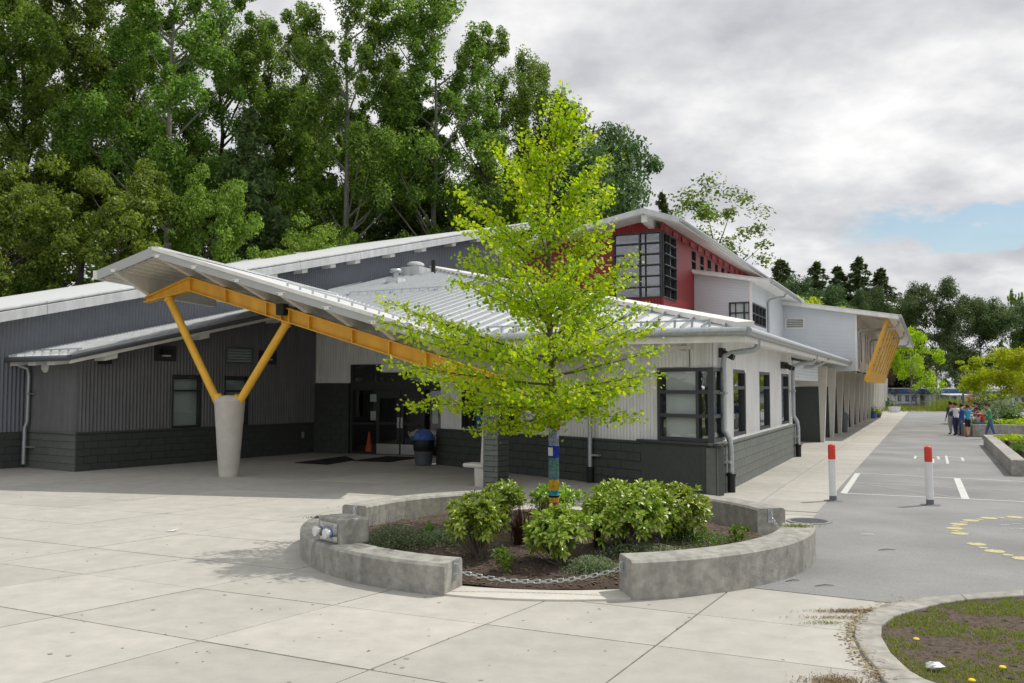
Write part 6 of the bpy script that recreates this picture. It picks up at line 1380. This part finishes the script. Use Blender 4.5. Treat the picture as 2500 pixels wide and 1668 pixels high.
# right-hand background
for pr_, px, yt, dep, wd_, lb in (('cB', 1617, 462, 62, .9, 'dark conifer tip rising behind the red ridge'), ('sparse', 1745, 448, 60, 1.2, 'tall sparse tree with see-through crown behind the red roof'), ('sparse', 1690, 500, 64, 1.0, 'smaller sparse tree left of the tall see-through one'), ('cB', 1905, 628, 140, 1.90, 'bushy conifer at the left of the far conifer group'), ('cA', 1992, 634, 140, 1.70, 'second conifer of the far group above the grey block'), ('cA', 2045, 645, 140, 1.70, 'third conifer of the far group above the grey block'), ('cA', 2095, 622, 140, 1.60, 'tallest slender conifer of the far group'), ('cB', 2150, 650, 140, 1.65, 'last conifer of the far group above the overhang'), ('cA', 2218, 715, 140, 1.10, 'small conifer right of the far roof corner'),
                              ('mB', 2280, 704, 112, .85, 'large dark broadleaf tree right of the far roof corner'), ('mB', 2390, 745, 118, .95, 'dark broadleaf tree in the middle of the far right wood'), ('mB', 2490, 755, 120, .95, 'dark broadleaf tree at the right edge of the far wood'), ('pC', 2468, 708, 130, .55, 'slim poplar standing above the far right wood'), ('pC', 2488, 715, 130, .5, 'slim poplar at the right edge above the wood'), ('mB', 1935, 702, 135, .8, 'rounded dark tree between the far conifers on the left'), ('mB', 2020, 718, 135, .7, 'rounded dark tree low between the far conifers'), ('mB', 2122, 722, 135, .6, 'rounded dark tree right of the tallest far conifer'), ('mB', 2340, 860, 135, .8, 'dark lower tree behind the garden frame'), ('mB', 2200, 790, 135, .8, 'shaded tree behind the yellow sunscreen')): plant(pr_, px, yt, dep, lb, wide=wd_, group='trees far beyond the yard')
for pr_, px, yt, dep, wd_, lb in (('lime', 1990, 712, 88, 1.1, 'bright yellow-green tree low above the grey roof'), ('lime', 2232, 792, 92, .8, 'bright yellow-green tree right of the sunscreen'), ('lime', 2440, 845, 54, 1.15, 'young lime-green tree behind the children'), ('lime', 2510, 842, 50, 1.1, 'young lime-green tree cut by the right edge'), ('bare', 2222, 850, 86, .8, 'nearly leafless tree in front of the first portable'), ('bare', 2285, 880, 84, .9, 'nearly leafless rounded tree between the portables'), ('orange', 2372, 958, 76, .9, 'orange and green shrub left of the lime tree'), ('purple', 2150, 880, 90, .6, 'dark purple shrub behind the far fins'), ('mA', 2172, 972, 84, .7, 'rose-like green shrub at the far end of the fins')): plant(pr_, px, yt, dep, lb, wide=wd_, group='small trees by the yard')

# ================================================================== CHILDREN
for nm, col in (('skin', (.52, .30, .20)), ('tee_white', (.68, .68, .72)), ('navy', (.02, .03, .07)), ('denim', (.07, .12, .24)), ('tee_teal', (.03, .32, .55)), ('shorts_black', (.012, .012, .015)), ('tee_purple', (.10, .03, .25)), ('plaid', (.42, .44, .52)), ('tee_red', (.55, .025, .03)), ('tee_green', (.07, .30, .13)), ('greypants', (.34, .34, .36)), ('jacket', (.03, .05, .12)), ('royal', (.02, .07, .35)), ('hair', (.045, .022, .014)), ('hairdark', (.012, .010, .010)), ('shoe', (.02, .02, .03)), ('shoeblue', (.06, .07, .25))): mat(nm, col, .8, var=.12, scale=14)
def person(px, py, h, face, label, shirt, pants, pose='down', shorts=False, hair='hair', shoe='shoe', sit=0.0, sleeve=False, lean=0.0, stride=0.06):
    p = G(px, py); t = thing('person', label, 'person', (p.x, p.y, .008), face, 'children at the raised bed'); J = {}; hz_ = h
    lift = sit
    def pt(x, y, z): return Vector((x * h, y * h, z * h))
    pel = .52 if not sit else sit / h + .06
    up = pel - .52
    def tl(y, z): return y + lean * (z - .52)
    J['pel'] = pt(0, 0, pel); J['spi'] = pt(0, tl(0, .62), .62 + up); J['che'] = pt(0, tl(-.005, .74), .74 + up); J['nek'] = pt(0, tl(.0, .845), .845 + up); J['hd0'] = pt(0, tl(.012, .885), .885 + up); J['hd1'] = pt(0, tl(.015, .955), .955 + up)
    B = [('pel', 'spi'), ('spi', 'che'), ('che', 'nek'), ('nek', 'hd0'), ('hd0', 'hd1')]; rad = {'pel': (.085, .062), 'spi': (.075, .055), 'che': (.092, .06), 'nek': (.032, .034), 'hd0': (.046, .056), 'hd1': (.05, .060)}
    for s, n in ((-1, 'l'), (1, 'r')):
        J['sh' + n] = pt(.105 * s, tl(0, .80), .805 + up); sh = Vector((.105 * s, tl(0, .80), .805 + up))
        if pose == 'head': el = sh + Vector((.115 * s, .02, .085)); wr_ = sh + Vector((-.03 * s, .06, .125)); hd_ = sh + Vector((-.075 * s, .05, .14))
        elif pose == 'face': el = sh + Vector((.06 * s, .06, -.11)); wr_ = sh + Vector((-.05 * s, .13, .04)); hd_ = sh + Vector((-.07 * s, .12, .10))
        elif pose == 'fwd': el = sh + Vector((.03 * s, .05, -.15)); wr_ = sh + Vector((-.01 * s, .20, -.17)); hd_ = sh + Vector((-.02 * s, .25, -.16))
        elif pose == 'reach': el = sh + Vector((.02 * s, .12, -.10)); wr_ = sh + Vector((0, .26, -.10)); hd_ = sh + Vector((0, .31, -.10))
        else: el = sh + Vector((.035 * s, -.015, -.17)); wr_ = sh + Vector((.045 * s, .03, -.31)); hd_ = sh + Vector((.045 * s, .045, -.37))
        J['el' + n], J['wr' + n], J['ha' + n] = el * h, wr_ * h, hd_ * h
        hip = Vector((.052 * s, 0, pel - .02)); J['hp' + n] = hip * h
        if sit: kn = hip + Vector((.02 * s, .23, .0)); an = Vector((kn.x, kn.y + .03, .04)); toe = an + Vector((0, .085, -.02))
        else: kn = Vector((.055 * s, .015 + stride * .5 * s, .285)); an = Vector((.055 * s, stride * s, .045)); toe = an + Vector((.01 * s, .09, -.025))
        J['kn' + n], J['an' + n], J['to' + n] = kn * h, an * h, toe * h
        B += [('che', 'sh' + n), ('sh' + n, 'el' + n), ('el' + n, 'wr' + n), ('wr' + n, 'ha' + n), ('pel', 'hp' + n), ('hp' + n, 'kn' + n), ('kn' + n, 'an' + n), ('an' + n, 'to' + n)]
        rad.update({'sh' + n: (.036, .036), 'el' + n: (.025, .025), 'wr' + n: (.018, .018), 'ha' + n: (.022, .014), 'hp' + n: (.058, .056), 'kn' + n: (.042, .042), 'an' + n: (.028, .028), 'to' + n: (.024, .018)})
    names = list(J); me = bpy.data.meshes.new('body'); me.from_pydata([tuple(J[k]) for k in names], [(names.index(a), names.index(b)) for a, b in B], []); o = bpy.data.objects.new('body', me); link(o)
    sk = o.modifiers.new('skin', 'SKIN'); sk.use_smooth_shade = True
    for i, k in enumerate(names): v = me.skin_vertices[0].data[i]; v.radius = (rad[k][0] * h, rad[k][1] * h); v.use_root = (k == 'pel')
    sb = o.modifiers.new('sub', 'SUBSURF'); sb.levels = 1; sb.render_levels = 1
    dg = bpy.context.evaluated_depsgraph_get(); ev = o.evaluated_get(dg); m2 = bpy.data.meshes.new_from_object(ev); bpy.data.objects.remove(o)
    bm_ = bmesh.new(); bm_.from_mesh(m2)
    for n, s in (('l', -1), ('r', 1)):                                  # fingers and thumb
        hd_, wr_ = J['ha' + n], J['wr' + n]; d = (hd_ - wr_).normalized(); sd = d.cross(Vector((0, 0, 1))); sd = sd.normalized() if sd.length > .2 else Vector((1, 0, 0)); un = sd.cross(d)
        for k in range(5):
            fb_ = MB(); off = (k - 1.5) * .011 * h; l = (.034, .04, .042, .036, .030)[k] * h
            a = hd_ + sd * off + d * .004 * h if k < 4 else wr_.lerp(hd_, .6) + sd * .022 * h * s; dd = d if k < 4 else (d * .7 + sd * s * .7).normalized(); fb_.tube([a, a + dd * l * .55, a + dd * l + un * -.008 * h], [.0055 * h, .005 * h, .004 * h], 5)
            vs_ = [bm_.verts.new(q) for q in fb_.v]; [bm_.faces.new([vs_[i] for i in f_]) for f_ in fb_.f]
    bm_.to_mesh(m2); bm_.free(); o = bpy.data.objects.new('body', m2); link(o, t)
    mats = [shirt, pants, 'skin', shoe]; m2.materials.clear(); [m2.materials.append(MT[q]) for q in mats]
    def which(c_):
        best = 1e9; w_ = None
        for a, b in B:
            A_, D_ = J[a], J[b] - J[a]; tt = max(0, min(1, (c_ - A_).dot(D_) / max(1e-9, D_.length_squared))); ds2 = (c_ - A_ - D_ * tt).length - max(rad[a][0], rad[b][0]) * h * .6
            if ds2 < best: best = ds2; w_ = (a, b, tt)
        return w_
    for pg in m2.polygons:
        a, b, tt = which(pg.center); pg.use_smooth = True
        if b[:2] in ('to',) or (a[:2] == 'kn' and tt > .97): k = 3
        elif a[:2] == 'hp' or (a == 'pel' and b[:2] == 'hp'): k = 2 if (shorts and a[:2] == 'hp' and tt > .85) else 1
        elif a[:2] == 'kn': k = 2 if shorts else 1
        elif a[:2] == 'sh': k = 0 if (tt < .6 or sleeve) else 2
        elif a[:2] == 'el': k = 0 if sleeve and tt < .9 else 2
        elif a[:2] == 'wr' or a == 'nek' or a == 'hd0': k = 2
        elif (a, b) == ('che', 'nek') and tt > .75: k = 2
        elif a == 'pel' and b == 'spi': k = 1 if tt < .25 else 0
        else: k = 0
        pg.material_index = k
    hc = J['hd1']; mb = MB()
    for i in range(7):
        th = math.pi * (i / 6) * .62
        for k in range(14): a = 2 * math.pi * k / 14; back = 1.0 + .25 * (math.sin(a) < 0) * (i / 6); mb.v.append((hc.x + math.sin(th) * math.cos(a) * .058 * h, hc.y - .008 * h + math.sin(th) * math.sin(a) * .068 * h * back, hc.z - .005 * h + math.cos(th) * .062 * h - (.02 * h * (i / 6) if math.sin(a) < .1 else -.012 * h * (i / 6))))
    for i in range(6):
        for k in range(14): mb.f.append((i * 14 + k, (i + 1) * 14 + k, (i + 1) * 14 + (k + 1) % 14, i * 14 + (k + 1) % 14))
    obj('hair', mb, hair, t, smooth=True)
    fy = hc.y + .056 * h; fm = MB(); fm.box((hc.x, fy + .004 * h, hc.z - .022 * h), (.014 * h, .022 * h, .022 * h)); [fm.box((hc.x + s * .056 * h, hc.y, hc.z - .02 * h), (.012 * h, .02 * h, .03 * h)) for s in (-1, 1)]; obj('nose_and_ears', fm, 'skin', t, bevel=.004)
    em = MB(); [em.box((hc.x + s * .02 * h, fy - .002 * h, hc.z - .008 * h), (.012 * h, .008 * h, .007 * h)) for s in (-1, 1)]; em.box((hc.x, fy - .002 * h, hc.z - .043 * h), (.022 * h, .008 * h, .005 * h)); obj('eyes_and_mouth', em, 'hairdark', t)
    return t
person(2322, 1061, 1.52, .3, 'child in dark jacket and grey trousers at the left of the group', 'jacket', 'greypants', sleeve=True, hair='hairdark')
person(2334, 1064, 1.50, .1, 'child in white shirt and navy trousers with hands up to the face', 'tee_white', 'navy', 'face')
person(2349, 1062, 1.42, -.4, 'child in royal blue jacket and jeans behind the child in teal', 'royal', 'denim', sleeve=True, hair='hairdark', stride=.09)
person(2364, 1068, 1.42, .2, 'child in teal shirt and black shorts with hands on the head', 'tee_teal', 'shorts_black', 'head', shorts=True, shoe='shoeblue')
person(2385, 1058, 1.46, 1.3, 'child in purple shirt and checked shorts standing by the bed wall', 'tee_purple', 'plaid', 'fwd', shorts=True, hair='hairdark')
person(2402, 1066, 1.42, 1.4, 'child in red shirt and jeans sitting on the bed wall', 'tee_red', 'denim', 'fwd', sit=.52, lean=.35, hair='hairdark')
person(2419, 1073, 1.50, 1.1, 'child in green shirt and blue jeans leaning over at the right', 'tee_green', 'denim', 'reach', lean=.12, stride=.13)
